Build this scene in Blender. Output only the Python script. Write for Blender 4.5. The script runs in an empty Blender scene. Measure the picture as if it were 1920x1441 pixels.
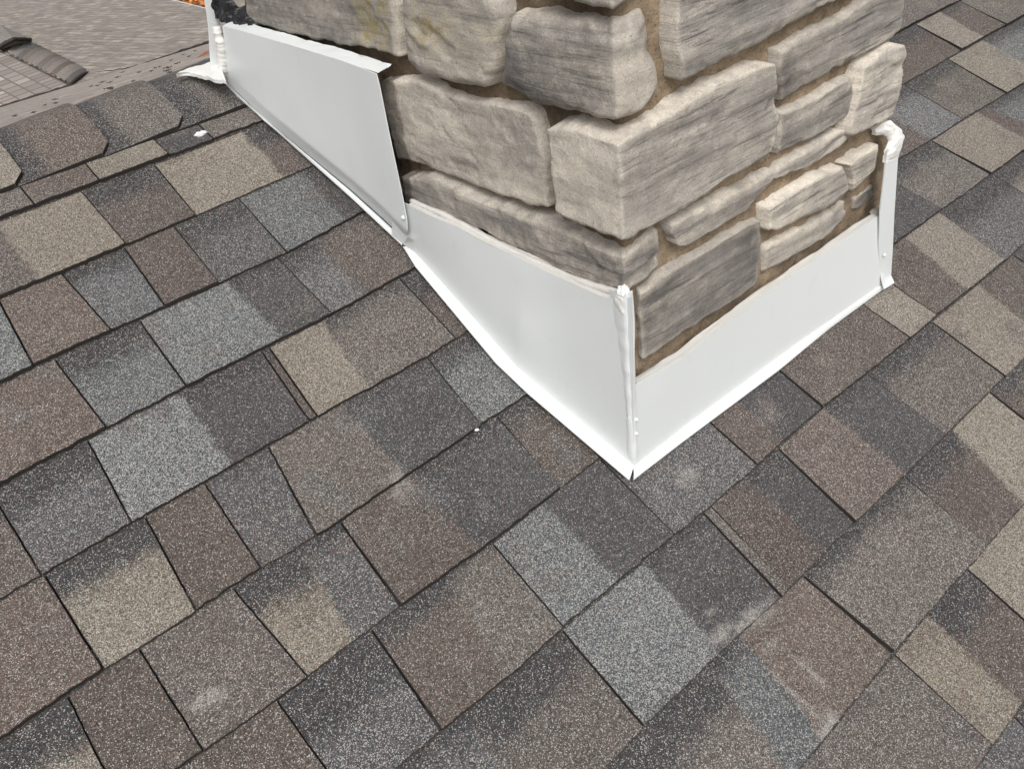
import bpy, math, random
import numpy as np
from mathutils import Matrix, Vector

random.seed(7)
rng = np.random.default_rng(7)
scene = bpy.context.scene
COL = scene.collection

# ------------------------------------------------------------------ camera, sky, sun, exposure
FPX = 1621.2588                      # focal length in photograph pixels (1920 wide)
CAM = [1621.2588, 0.74629216, 0.46663465, -0.4746579, -0.65115883, 0.65965661, -0.37529366, 0.13798619, 0.5891564, 0.79614983, -0.63547689, -1.1580982, 1.0075395]
PITCH = math.radians(22.0)           # roof pitch
Rm = np.array(CAM[1:10]).reshape(3, 3)
W = np.array([[1, 0, 0], [0, math.cos(PITCH), -math.sin(PITCH)], [0, math.sin(PITCH), math.cos(PITCH)]])
RW = W @ Rm
CW = W @ np.array(CAM[10:13])

cam = bpy.data.cameras.new('camera')
cam.sensor_fit = 'HORIZONTAL'
cam.sensor_width = 36.0
cam.lens = 36.0 * FPX / 1920.0
cam.clip_start = 0.02
cam.clip_end = 500
camo = bpy.data.objects.new('camera', cam)
COL.objects.link(camo)
m4 = np.eye(4); m4[:3, :3] = RW; m4[:3, 3] = CW
camo.matrix_world = Matrix(m4.tolist())
scene.camera = camo

SUN_EL, SUN_AZ = 50.0, 213.0         # azimuth measured clockwise from +Y (up the roof)
world = bpy.data.worlds.new('World')
scene.world = world
world.use_nodes = True
wn = world.node_tree.nodes; wl = world.node_tree.links
bg = wn['Background']
sky = wn.new('ShaderNodeTexSky')
sky.sky_type = 'NISHITA'
sky.sun_disc = False
sky.sun_elevation = math.radians(SUN_EL)
sky.sun_rotation = math.radians(SUN_AZ)
sky.air_density = 1.0
sky.dust_density = 6.0
sky.ozone_density = 1.0
hs = wn.new('ShaderNodeHueSaturation')
hs.inputs['Saturation'].default_value = 0.16      # overcast: a nearly grey sky
wl.new(sky.outputs[0], hs.inputs['Color'])
wl.new(hs.outputs[0], bg.inputs['Color'])
bg.inputs['Strength'].default_value = 0.15
sl = bpy.data.lights.new('sun', 'SUN')
sl.energy = 1.25
sl.angle = math.radians(25)
sl.color = (1.0, 0.97, 0.93)
so = bpy.data.objects.new('sun', sl)
COL.objects.link(so)
el, az = math.radians(SUN_EL), math.radians(SUN_AZ)
sd = Vector((math.sin(az) * math.cos(el), math.cos(az) * math.cos(el), math.sin(el)))
so.rotation_euler = sd.to_track_quat('Z', 'Y').to_euler()
vs = scene.view_settings
vs.view_transform = 'Standard'; vs.look = 'None'; vs.gamma = 1.0; vs.exposure = 0.08
scene.render.engine = 'CYCLES'
scene.cycles.use_denoising = True
scene.cycles.max_bounces = 6

# ------------------------------------------------------------------ measuring helpers
def ray(p):
    return RW @ np.array([(p[0] - 960) / FPX, -(p[1] - 720.5) / FPX, -1.0])
def hit(p, n, q):
    """world point where the sight line of photograph pixel p meets the plane through q with normal n"""
    r = ray(p); n = np.asarray(n, float)
    return CW + r * ((np.asarray(q) - CW) @ n) / (r @ n)
ROOFN = W @ np.array([0, 0, 1.0])
def roofuv(p, h=0.0):
    q = W.T @ hit(p, ROOFN, ROOFN * h)
    return q[0], q[1]

def _hash(i, j, k, s):
    n = (i * 374761393 + j * 668265263 + k * 2147483647 + s * 974634517) & 0xFFFFFFFF
    n = ((n ^ (n >> 13)) * 1274126177) & 0xFFFFFFFF
    n = ((n ^ (n >> 16)) * 2246822519) & 0xFFFFFFFF
    return ((n ^ (n >> 15)) & 0xFFFFFF) / float(0xFFFFFF)
def vnoise(p, seed=0):
    p = np.asarray(p, float)
    i = np.floor(p).astype(np.int64); f = p - i; f = f * f * (3 - 2 * f)
    o = np.zeros(p.shape[:-1])
    for dx in (0, 1):
        for dy in (0, 1):
            for dz in (0, 1):
                w = (f[..., 0] if dx else 1 - f[..., 0]) * (f[..., 1] if dy else 1 - f[..., 1]) * (f[..., 2] if dz else 1 - f[..., 2])
                o += w * _hash(i[..., 0] + dx, i[..., 1] + dy, i[..., 2] + dz, seed)
    return o * 2 - 1
def fbm(p, seed=0, octv=4):
    p = np.asarray(p, float); o = 0; a = 1; t = 0
    for k in range(octv):
        o = o + a * vnoise(p * 2 ** k, seed + k * 17); t += a; a *= 0.5
    return o / t
def n2(a, b, seed=0, octv=3):
    a, b = np.broadcast_arrays(np.asarray(a, float), np.asarray(b, float))
    return fbm(np.stack([a, b, np.full(a.shape, seed * 3.7)], -1), seed, octv)
def sstep(x, a, b):
    t = np.clip((x - a) / (b - a), 0, 1)
    return t * t * (3 - 2 * t)
def resample(P, n):
    P = np.asarray(P, float)
    d = np.concatenate([[0], np.cumsum(np.linalg.norm(np.diff(P, axis=0), axis=1))])
    t = np.linspace(0, d[-1], n)
    return np.stack([np.interp(t, d, P[:, k]) for k in range(P.shape[1])], 1)
def coons(T, B, L, R, nu, nv):
    """grid [nv, nu]; T and B run left to right, L and R run top to bottom"""
    T = resample(T, nu); B = resample(B, nu); L = resample(L, nv); R = resample(R, nv)
    u = np.linspace(0, 1, nu)[None, :, None]; v = np.linspace(0, 1, nv)[:, None, None]
    S = (1 - v) * T[None] + v * B[None] + (1 - u) * L[:, None] + u * R[:, None]
    S = S - ((1 - u) * (1 - v) * T[0] + u * (1 - v) * T[-1] + (1 - u) * v * B[0] + u * v * B[-1])
    return S

# ------------------------------------------------------------------ object helpers
def mkobj(name, verts, faces, mats, parent=None, colors=None, mat_idx=None, smooth=True, matrix=None, attr='tint', extra=None):
    me = bpy.data.meshes.new(name)
    me.from_pydata([tuple(v) for v in verts], [], [tuple(int(i) for i in f) for f in faces])
    for m in (mats if isinstance(mats, (list, tuple)) else [mats]):
        me.materials.append(m)
    if colors is not None:
        ca = me.color_attributes.new(attr, 'FLOAT_COLOR', 'POINT')
        c = np.ones((len(verts), 4), np.float32); cc = np.asarray(colors, np.float32); c[:, :cc.shape[1]] = cc
        ca.data.foreach_set('color', c.ravel())
    if extra is not None:
        ca = me.color_attributes.new(extra[0], 'FLOAT_COLOR', 'POINT')
        c = np.ones((len(verts), 4), np.float32); c[:, :3] = np.asarray(extra[1], np.float32)[:, None]
        ca.data.foreach_set('color', c.ravel())
    if mat_idx is not None:
        me.polygons.foreach_set('material_index', np.asarray(mat_idx, np.int32))
    if smooth:
        me.polygons.foreach_set('use_smooth', np.ones(len(me.polygons), bool))
    me.update()
    o = bpy.data.objects.new(name, me)
    COL.objects.link(o)
    if matrix is not None:
        o.matrix_world = Matrix(matrix)
    if parent is not None:
        o.parent = parent
    return o
def empty(name, label, cat, group=None, loc=(0, 0, 0)):
    o = bpy.data.objects.new(name, None)
    o.empty_display_size = 0.1
    COL.objects.link(o)
    o['label'] = label; o['category'] = cat
    if group: o['group'] = group
    return o
def tag(o, label, cat, group=None):
    o['label'] = label; o['category'] = cat
    if group: o['group'] = group
    return o
class MB:
    """collects grids, tubes and boxes into one mesh"""
    def __init__(s): s.v = []; s.f = []; s.c = []; s.m = []; s.k = []
    def add(s, V, F, col=(1, 1, 1, 1), mi=0, band=None):
        b = len(s.v); V = np.asarray(V, float)
        s.v += [tuple(x) for x in V]
        s.f += [tuple(i + b for i in f) for f in F]
        s.k += [0.0] * len(V) if band is None else list(np.asarray(band, float).ravel())
        c = np.asarray(col, float)
        s.c += ([tuple(c)] * len(V) if c.ndim == 1 else [tuple(x) for x in c])
        s.m += ([mi] * len(F) if np.isscalar(mi) else list(mi))
    def grid(s, G, col=(1, 1, 1, 1), mi=0, flip=False, band=None):
        nv, nu = G.shape[:2]
        F = []
        for j in range(nv - 1):
            for i in range(nu - 1):
                a = j * nu + i
                F.append((a, a + nu, a + nu + 1, a + 1) if not flip else (a, a + 1, a + nu + 1, a + nu))
        c = np.asarray(col, float)
        s.add(G.reshape(-1, 3), F, c.reshape(-1, c.shape[-1]) if c.ndim == 3 else c, mi, band)
    def tube(s, P, rad, n=10, col=(1, 1, 1, 1), mi=0):
        P = np.asarray(P, float); rad = np.broadcast_to(np.asarray(rad, float), (len(P),))
        V = []; F = []
        for i in range(len(P)):
            t = P[min(i + 1, len(P) - 1)] - P[max(i - 1, 0)]; t = t / (np.linalg.norm(t) + 1e-9)
            a = np.cross(t, (0.31, 0.2, 0.93)); a /= np.linalg.norm(a); b = np.cross(t, a)
            for k in range(n):
                th = 2 * math.pi * k / n
                V.append(P[i] + rad[i] * (math.cos(th) * a + math.sin(th) * b))
        for i in range(len(P) - 1):
            for k in range(n):
                F.append((i * n + k, i * n + (k + 1) % n, (i + 1) * n + (k + 1) % n, (i + 1) * n + k))
        F.append(tuple(range(n - 1, -1, -1))); F.append(tuple((len(P) - 1) * n + k for k in range(n)))
        s.add(V, F, col, mi)
    def build(s, name, mats, parent=None, **k):
        return mkobj(name, s.v, s.f, mats, parent, colors=s.c, mat_idx=s.m, **k)

# ------------------------------------------------------------------ materials
def newmat(name, rough=0.8, spec=0.3):
    m = bpy.data.materials.new(name); m.use_nodes = True
    nt = m.node_tree; b = nt.nodes['Principled BSDF']
    b.inputs['Roughness'].default_value = rough
    b.inputs['Specular IOR Level'].default_value = spec
    return m, nt, b
def N(nt, t, **k):
    n = nt.nodes.new(t)
    for a, v in k.items():
        setattr(n, a, v)
    return n
def mathn(nt, op, a, b=None, c=None, clamp=False):
    n = nt.nodes.new('ShaderNodeMath'); n.operation = op; n.use_clamp = clamp
    for i, x in enumerate((a, b, c)):
        if x is None: continue
        if isinstance(x, (int, float)): n.inputs[i].default_value = x
        else: nt.links.new(x, n.inputs[i])
    return n.outputs[0]
def mixc(nt, fac, a, b, mode='MIX'):
    n = nt.nodes.new('ShaderNodeMix'); n.data_type = 'RGBA'; n.blend_type = mode
    for s, x in (('Factor', fac), ('A', a), ('B', b)):
        i = [q for q in n.inputs if q.name == s and (q.type == 'RGBA' if s != 'Factor' else q.type == 'VALUE')][0]
        if isinstance(x, (int, float)): i.default_value = x
        elif isinstance(x, tuple): i.default_value = x if len(x) == 4 else (*x, 1)
        else: nt.links.new(x, i)
    return [q for q in n.outputs if q.type == 'RGBA'][0]
def noise(nt, vec, scale, detail=3, rough=0.55, dist=0.0):
    n = nt.nodes.new('ShaderNodeTexNoise'); n.inputs['Scale'].default_value = scale
    n.inputs['Detail'].default_value = detail; n.inputs['Roughness'].default_value = rough
    n.inputs['Distortion'].default_value = dist
    if vec is not None: nt.links.new(vec, n.inputs['Vector'])
    return n.outputs['Fac']
def mapping(nt, vec, sc=(1, 1, 1), rot=(0, 0, 0)):
    n = nt.nodes.new('ShaderNodeMapping'); n.inputs['Scale'].default_value = sc; n.inputs['Rotation'].default_value = rot
    nt.links.new(vec, n.inputs['Vector'])
    return n.outputs[0]
def ramp(nt, fac, stops):
    n = nt.nodes.new('ShaderNodeValToRGB'); e = n.color_ramp.elements
    while len(e) < len(stops): e.new(0.5)
    for i, (p, c) in enumerate(stops):
        e[i].position = p; e[i].color = (*c, 1) if len(c) == 3 else c
    nt.links.new(fac, n.inputs[0])
    return n.outputs[0]
def bump(nt, b, h, strength, dist=0.002):
    n = nt.nodes.new('ShaderNodeBump'); n.inputs['Strength'].default_value = strength; n.inputs['Distance'].default_value = dist
    nt.links.new(h, n.inputs['Height']); nt.links.new(n.outputs[0], b.inputs['Normal'])

def shingle_material():
    m, nt, b = newmat('granule_shingle', 0.9, 0.25)
    at = N(nt, 'ShaderNodeAttribute', attribute_name='tint')
    tc = N(nt, 'ShaderNodeTexCoord')
    v = N(nt, 'ShaderNodeTexVoronoi', feature='F1'); v.inputs['Scale'].default_value = 760
    nt.links.new(tc.outputs['Object'], v.inputs['Vector'])
    sp = N(nt, 'ShaderNodeSeparateColor'); nt.links.new(v.outputs['Color'], sp.inputs[0])
    v2 = N(nt, 'ShaderNodeTexVoronoi', feature='F1'); v2.inputs['Scale'].default_value = 1000
    nt.links.new(tc.outputs['Object'], v2.inputs['Vector'])
    sp2 = N(nt, 'ShaderNodeSeparateColor'); nt.links.new(v2.outputs['Color'], sp2.inputs[0])
    big = noise(nt, tc.outputs['Object'], 130, 4, .65)
    # value of each granule: 0.45 .. 1.6 of the blend colour
    val = mathn(nt, 'MULTIPLY_ADD', sp.outputs[0], 1.1, 0.45)
    val2 = mathn(nt, 'MULTIPLY_ADD', big, 0.6, 0.70)
    val = mathn(nt, 'MULTIPLY', val, val2)
    base = N(nt, 'ShaderNodeVectorMath', operation='SCALE')
    # the dark shadow band of a blend ends in a granule by granule dither
    a2 = N(nt, 'ShaderNodeAttribute', attribute_name='band'); sb = N(nt, 'ShaderNodeSeparateColor'); nt.links.new(a2.outputs['Color'], sb.inputs[0])
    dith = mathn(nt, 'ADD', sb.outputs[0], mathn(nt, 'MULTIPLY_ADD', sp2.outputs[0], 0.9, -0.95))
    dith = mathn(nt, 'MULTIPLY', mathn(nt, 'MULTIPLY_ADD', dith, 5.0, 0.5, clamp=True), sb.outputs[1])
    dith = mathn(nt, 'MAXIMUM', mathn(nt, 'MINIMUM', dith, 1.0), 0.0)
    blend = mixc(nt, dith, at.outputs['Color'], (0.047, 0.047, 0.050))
    nt.links.new(blend, base.inputs[0]); nt.links.new(val, base.inputs['Scale'])
    # reddish granules
    red = mathn(nt, 'GREATER_THAN', sp.outputs[1], 0.90)
    c1 = mixc(nt, mathn(nt, 'MULTIPLY', red, 0.5), base.outputs[0], (0.17, 0.09, 0.06))
    # white granules, more of them where the blend is pale
    clump = noise(nt, tc.outputs['Object'], 160, 2)
    th = mathn(nt, 'MULTIPLY', at.outputs['Alpha'], mathn(nt, 'MULTIPLY_ADD', clump, 2.0, 0.35))
    wh = mathn(nt, 'LESS_THAN', sp2.outputs[1], th)
    c2 = mixc(nt, mathn(nt, 'MULTIPLY', wh, 0.68), c1, (0.46, 0.445, 0.41))
    # dark pits
    dk = mathn(nt, 'GREATER_THAN', sp2.outputs[2], 0.86)
    c3 = mixc(nt, mathn(nt, 'MULTIPLY', dk, 0.6), c2, (0.018, 0.018, 0.02))
    nt.links.new(c3, b.inputs['Base Color'])
    hgt = mathn(nt, 'ADD', v.outputs['Distance'], mathn(nt, 'MULTIPLY', big, 0.6))
    bump(nt, b, hgt, 0.6, 0.0015)
    return m
def plain(name, col, rough=0.8, spec=0.3, nscale=40, namp=0.3, bstr=0.0, bdist=0.002):
    m, nt, b = newmat(name, rough, spec)
    tc = N(nt, 'ShaderNodeTexCoord')
    n = noise(nt, tc.outputs['Object'], nscale, 4, 0.6)
    c = mixc(nt, n, tuple(x * (1 - namp) for x in col), tuple(min(1, x * (1 + namp)) for x in col))
    nt.links.new(c, b.inputs['Base Color'])
    if bstr: bump(nt, b, n, bstr, bdist)
    return m
M_SH = shingle_material()
M_EDGE = plain('asphalt_edge', (0.035, 0.031, 0.028), 0.9, 0.2, 300, 0.6)
M_TAR = plain('black_tar', (0.012, 0.011, 0.014), 0.35, 0.5, 90, 0.4, 0.8, 0.004)
def metal_white():
    m, nt, b = newmat('white_painted_metal', 0.34, 0.5)
    tc = N(nt, 'ShaderNodeTexCoord')
    big = noise(nt, tc.outputs['Object'], 6, 3)
    c = mixc(nt, big, (0.67, 0.695, 0.695), (0.69, 0.71, 0.705))
    sm = noise(nt, mapping(nt, tc.outputs['Object'], (1, 1, 0.35)), 45, 4, 0.7)
    dirt = ramp(nt, sm, [(0.60, (0, 0, 0)), (0.85, (1, 1, 1))])
    c = mixc(nt, mathn(nt, 'MULTIPLY', dirt, 0.22), c, (0.45, 0.43, 0.38))
    nt.links.new(c, b.inputs['Base Color'])
    rr = mathn(nt, 'MULTIPLY_ADD', sm, .22, .24); nt.links.new(rr, b.inputs['Roughness'])
    scr = ramp(nt, noise(nt, mapping(nt, tc.outputs['Object'], (60, 8, 8), (.5, .3, .4)), 1.0, 4, .7), [(.70, (0, 0, 0)), (.74, (1, 1, 1))])
    c = mixc(nt, mathn(nt, 'MULTIPLY', scr, .12), c, (.42, .41, .39)); nt.links.new(c, b.inputs['Base Color'])
    bump(nt, b, noise(nt, tc.outputs['Object'], 9, 2), 0.10, 0.005)
    return m
M_WHITE = metal_white()
def sealant_mat(name, col, rough):
    m, nt, b = newmat(name, rough, 0.5)
    tc = N(nt, 'ShaderNodeTexCoord')
    n = noise(nt, tc.outputs['Object'], 120, 3)
    c = mixc(nt, n, tuple(x * 0.88 for x in col), col)
    nt.links.new(c, b.inputs['Base Color'])
    b.inputs['Subsurface Weight'].default_value = 0.0
    bump(nt, b, noise(nt, tc.outputs['Object'], 220, 2), 0.25, 0.001)
    return m
M_SEAL = sealant_mat('white_sealant', (0.78, 0.775, 0.745), 0.4)
M_SEALG = sealant_mat('clear_greyish_sealant', (0.60, 0.585, 0.55), 0.3)
def stone_mat():
    m, nt, b = newmat('weathered_limestone', 0.9, 0.2)
    at = N(nt, 'ShaderNodeAttribute', attribute_name='tint')     # R edge, G stain, B lichen, A tone
    a2 = N(nt, 'ShaderNodeAttribute', attribute_name='strata')   # R bedding strength
    sc = N(nt, 'ShaderNodeSeparateColor'); nt.links.new(at.outputs['Color'], sc.inputs[0])
    s2 = N(nt, 'ShaderNodeSeparateColor'); nt.links.new(a2.outputs['Color'], s2.inputs[0])
    tc = N(nt, 'ShaderNodeTexCoord'); oi = N(nt, 'ShaderNodeObjectInfo')
    off = N(nt, 'ShaderNodeVectorMath', operation='MULTIPLY_ADD')
    nt.links.new(oi.outputs['Random'], off.inputs[0]); off.inputs[1].default_value = (7, 3, 11)
    nt.links.new(tc.outputs['Object'], off.inputs[2])
    P = off.outputs[0]
    band = noise(nt, mapping(nt, P, (3.5, 3.5, 34), (0.10, -0.08, 0)), 1.0, 4, 0.6, 0.6)
    vein = noise(nt, mapping(nt, P, (7, 7, 135), (0.08, -0.05, 0)), 1.0, 5, 0.75, 0.4)
    vein2 = noise(nt, mapping(nt, P, (4, 4, 60), (0.12, -0.10, 0)), 1.0, 3, 0.6, 0.9)
    big = noise(nt, mapping(nt, P, (1, 1, 1.8)), 7, 5, 0.65, 0.4)
    grain = noise(nt, P, 520, 3, 0.8)
    mid = noise(nt, P, 55, 6, 0.75)
    pit = noise(nt, P, 190, 3, 0.7)
    t = mathn(nt, 'ADD', mathn(nt, 'MULTIPLY', big, 0.62), mathn(nt, 'MULTIPLY', mid, 0.38))
    c = ramp(nt, t, [(0.32, (0.24, 0.218, 0.195)), (0.44, (0.38, 0.345, 0.300)), (0.55, (0.50, 0.452, 0.388)), (0.68, (0.62, 0.56, 0.48))])
    # grey weathering: soft bands, then crisp dark bedding lines
    bd = mathn(nt, 'MULTIPLY', s2.outputs[0], ramp(nt, band, [(0.44, (1, 1, 1)), (0.62, (0, 0, 0))]))
    c = mixc(nt, mathn(nt, 'MULTIPLY', bd, 0.74), c, (0.205, 0.192, 0.184))
    vl = ramp(nt, vein, [(0.38, (1, 1, 1)), (0.445, (0, 0, 0))])
    c = mixc(nt, mathn(nt, 'MULTIPLY', mathn(nt, 'MULTIPLY', s2.outputs[0], vl), 0.9), c, (0.085, 0.077, 0.072))
    vl2 = ramp(nt, vein2, [(0.475, (0, 0, 0)), (0.50, (1, 1, 1)), (0.525, (0, 0, 0))])
    c = mixc(nt, mathn(nt, 'MULTIPLY', mathn(nt, 'MULTIPLY', s2.outputs[0], vl2), 0.40), c, (0.10, 0.092, 0.086))
    stn = mathn(nt, 'MULTIPLY', sc.outputs[1], ramp(nt, mathn(nt, 'ADD', mathn(nt, 'MULTIPLY', vein, .5), mathn(nt, 'MULTIPLY', mid, .5)), [(0.44, (1, 1, 1)), (0.68, (0.25, 0.25, 0.25))]))
    c = mixc(nt, mathn(nt, 'MULTIPLY', stn, 0.9, clamp=True), c, (0.115, 0.108, 0.104))
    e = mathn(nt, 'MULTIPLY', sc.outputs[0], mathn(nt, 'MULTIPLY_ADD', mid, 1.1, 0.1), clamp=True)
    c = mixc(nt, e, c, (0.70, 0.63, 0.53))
    lf = mathn(nt, 'MULTIPLY', sc.outputs[2], ramp(nt, mid, [(0.42, (0, 0, 0)), (0.60, (1, 1, 1))]))
    c = mixc(nt, mathn(nt, 'MULTIPLY', lf, 0.8), c, (0.27, 0.215, 0.07))
    pt = ramp(nt, pit, [(0.28, (1, 1, 1)), (0.36, (0, 0, 0))])
    c = mixc(nt, mathn(nt, 'MULTIPLY', pt, 0.65), c, (0.09, 0.08, 0.07))
    g = mathn(nt, 'MULTIPLY_ADD', grain, 1.5, 0.28)
    tone = mathn(nt, 'MULTIPLY', g, at.outputs['Alpha'])
    s = N(nt, 'ShaderNodeVectorMath', operation='SCALE'); nt.links.new(c, s.inputs[0]); nt.links.new(tone, s.inputs['Scale'])
    nt.links.new(s.outputs[0], b.inputs['Base Color'])
    h = mathn(nt, 'MULTIPLY', mathn(nt, 'MULTIPLY_ADD', s2.outputs[0], .9, .1), mathn(nt, 'ADD', vein, mathn(nt, 'MULTIPLY', band, .6)))
    h = mathn(nt, 'ADD', h, mathn(nt, 'ADD', mathn(nt, 'MULTIPLY', mid, 0.7), mathn(nt, 'ADD', mathn(nt, 'MULTIPLY', grain, 0.2), mathn(nt, 'MULTIPLY', pit, .3))))
    bump(nt, b, h, 0.6, 0.004)
    return m
M_ST = stone_mat()
def mortar_mat():
    m, nt, b = newmat('sandy_mortar', 0.95, 0.15)
    tc = N(nt, 'ShaderNodeTexCoord'); P = tc.outputs['Object']
    at = N(nt, 'ShaderNodeAttribute', attribute_name='tint')
    a = noise(nt, P, 30, 5, 0.7); g = noise(nt, P, 330, 3, 0.8)
    c = ramp(nt, a, [(0.3, (0.20, 0.150, 0.105)), (0.55, (0.36, 0.275, 0.190)), (0.75, (0.50, 0.405, 0.295))])
    c = mixc(nt, ramp(nt, g, [(0.32, (1, 1, 1)), (0.42, (0, 0, 0))]), c, (0.05, 0.038, 0.03))
    c = mixc(nt, ramp(nt, g, [(0.62, (0, 0, 0)), (0.72, (0.7, 0.7, 0.7))]), c, (0.50, 0.42, 0.32))
    c = mixc(nt, 1.0, c, at.outputs['Color'], 'MULTIPLY')
    nt.links.new(c, b.inputs['Base Color'])
    bump(nt, b, mathn(nt, 'ADD', a, g), 0.9, 0.004)
    return m
M_MO = mortar_mat()

# ================================================================== THE ROOF
EXPO = 0.143
CL = {0: [(0,420),(493,233)], 1: [(0,565),(213,477),(593,312)], 2: [(0,727),(67,693),(313,580),(540,480),(683,399)],
 3: [(0,913),(200,807),(350,730),(623,593),(780,503),(1690,63),(1807,3)],
 4: [(0,1130),(310,950),(593,787),(640,758),(807,670),(880,620),(1690,163)],
 5: [(0,1395),(195,1260),(370,1150),(490,1067),(640,980),(763,893),(992,740),(1687,300),(1753,263),(1807,227),(1920,160)],
 6: [(380,1410),(530,1305),(750,1135),(925,1017),(997,957),(1125,858),(1677,457),(1920,283)],
 7: [(755,1430),(830,1367),(960,1265),(1055,1175),(1280,990),(1420,873),(1540,767),(1633,697),(1750,600),(1860,513)],
 8: [(1150,1425),(1205,1360),(1330,1240),(1465,1115),(1510,1075),(1600,980),(1697,890),(1773,817),(1890,700)],
 9: [(1510,1430),(1675,1225),(1820,1060),(1850,1025)], 10: [(1860,1395)]}
CLV = {}
for k, pts in CL.items():
    q = np.array([roofuv(p) for p in pts]); CLV[k] = (q[:, 0], q[:, 1] + k * EXPO)
def lineV(k, u):
    u = np.asarray(u, float)
    base = -k * EXPO + 0.0022 * n2(u * 1.7, np.zeros_like(u) + k * 5.1, 3, 2)
    if k in CLV and len(CLV[k][0]) > 1:
        a, b = CLV[k]
        w = sstep(u, a[0] - 0.2, a[0]) * (1 - sstep(u, a[-1], a[-1] + 0.2))
        base = base + w * 0.8 * np.interp(u, a, b)
    return base
# blend colours (linear albedo) and share of white granules
BL = {'T': ((0.182, 0.158, 0.128), 0.17), 'B': ((0.096, 0.080, 0.072), 0.07), 'M': ((0.108, 0.096, 0.088), 0.12),
      'G': ((0.086, 0.093, 0.099), 0.17), 'L': ((0.093, 0.102, 0.109), 0.21), 'D': ((0.069, 0.068, 0.071), 0.05),
      'R': ((0.115, 0.093, 0.081), 0.10), 'K': ((0.044, 0.044, 0.047), 0.08), 'S': ((0.081, 0.081, 0.085), 0.13)}
COURSES = {
0: [('M', 0), (72,395,50,370,'j','R',0), (193,348,175,328,'j','T',0), (322,298,298,280,'j','D',0), (405,267,390,257,'j','M',0)],
1: [('M', 0), (75,530,40,475,'c','T',0), (240,463,163,370,'j','B',.4), (370,407,298,317,'j','T',0), (535,335,480,270,'c','B',.45)],
2: [('L', 0), (67,692,3,570,'j','R',0), (210,622,127,527,'j','G',.3), (312,578,247,480,'j','B',0), (412,533,335,433,'j','S',.35), (537,473,460,383,'j','G',0), (650,415,567,325,'c','D',.3)],
3: [('R', 0), (200,803,110,683,'j','G',.4), (353,730,270,610,'j','L',0), (520,627,443,543,'c','D',.25), (623,592,557,520,'j','S',.3), (683,550,640,507,'c','B',.1)],
4: [('B', .4), (80,1080,20,985,'j','S',.4), (250,985,173,837,'j','L',0), (437,870,363,773,'c','D',.25), (580,790,500,667,'j','B',.2), (595,782,512,662,'j','T',0), (685,725,610,605,'c','M',.2), (853,633,760,530,'j','B',.4)],
5: [('R', 0), (195,1255,90,1090,'j','T',.4), (365,1140,280,980,'j','B',0), (490,1065,425,960,'j','S',.1), (590,1000,510,843,'j','M',0), (760,893,647,767,'c','D',.15), (903,800,810,677,'j','G',.3)],
6: [('T', .45), (230,1510,130,1310,'j','B',0), (380,1405,270,1230,'j','M',0), (575,1265,440,1105,'j','T',.45), (665,1205,570,1035,'c','S',.2), (750,1135,645,985,'j','B',0), (900,1035,775,890,'c','D',.2), (1045,912,937,783,'j','B',.25),
    (1500,590,1450,540,'j','D',0), (1767,393,1640,315,'j','M',.35), (1857,328,1753,265,'j','T',0), (1935,273,1840,212,'c','B',0), (1968,255,1853,202,'j','G',.2)],
7: [('B', 0), (605,1430,525,1320,'j','S',.5), (825,1367,700,1182,'j','B',.25), (945,1275,850,1090,'c','M',.1), (1055,1175,925,1017,'j','L',0), (1160,1090,1045,970,'c','D',0), (1262,1000,1128,860,'j','S',.3), (1420,873,1335,792,'j','B',0), (1470,830,1387,757,'c','D',.15), (1543,767,1463,692,'j','B',0), (1700,635,1623,573,'j','T',0), (1753,595,1673,530,'j','B',0), (1815,548,1697,441,'c','T',0), (1885,493,1767,398,'j','S',.4)],
8: [('S', .2), (1010,1540,870,1340,'c','M',.4), (1205,1360,1065,1190,'j','L',0), (1350,1225,1215,1060,'c','D',.1), (1460,1116,1326,964,'j','M',0), (1478,1102,1340,951,'j','B',0), (1545,1030,1400,895,'c','D',.25), (1600,978,1465,842,'j','R',0), (1697,890,1547,762,'c','D',.15), (1770,815,1633,703,'j','M',.3), (1883,705,1750,602,'j','T',0), (1960,640,1840,530,'c','B',0)],
9: [('M', .4), (1480,1450,1335,1238,'c','G',.2), (1545,1385,1390,1185,'c','R',0), (1675,1225,1510,1078,'j','M',.2), (1850,1025,1697,890,'j','B',.3), (1925,950,1790,800,'c','T',0), (2010,860,1863,735,'j','B',.2)],
10: [('M', 0), (1860,1395,1682,1227,'j','T',0), (1930,1330,1745,1150,'c','B',.4), (1995,1230,1820,1067,'j','T',0)],
11: [('S', 0)]}
for kk, extra in {3: [(1500,160,1460,110,'j','M',0), (1790,10,1740,-30,'j','B',.3)],
                  4: [(1600,215,1560,150,'j','B',.35), (1810,100,1725,48,'j','T',0), (1850,78,1770,25,'c','B',.2), (1893,55,1810,5,'j','M',0)],
                  5: [(1500,420,1450,370,'j','B',0), (1750,265,1640,200,'c','G',.3), (1810,227,1708,163,'j','M',.3), (1890,178,1793,117,'j','T',0), (1955,140,1855,80,'c','G',.2)]}.items():
    COURSES[kk] += extra

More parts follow.
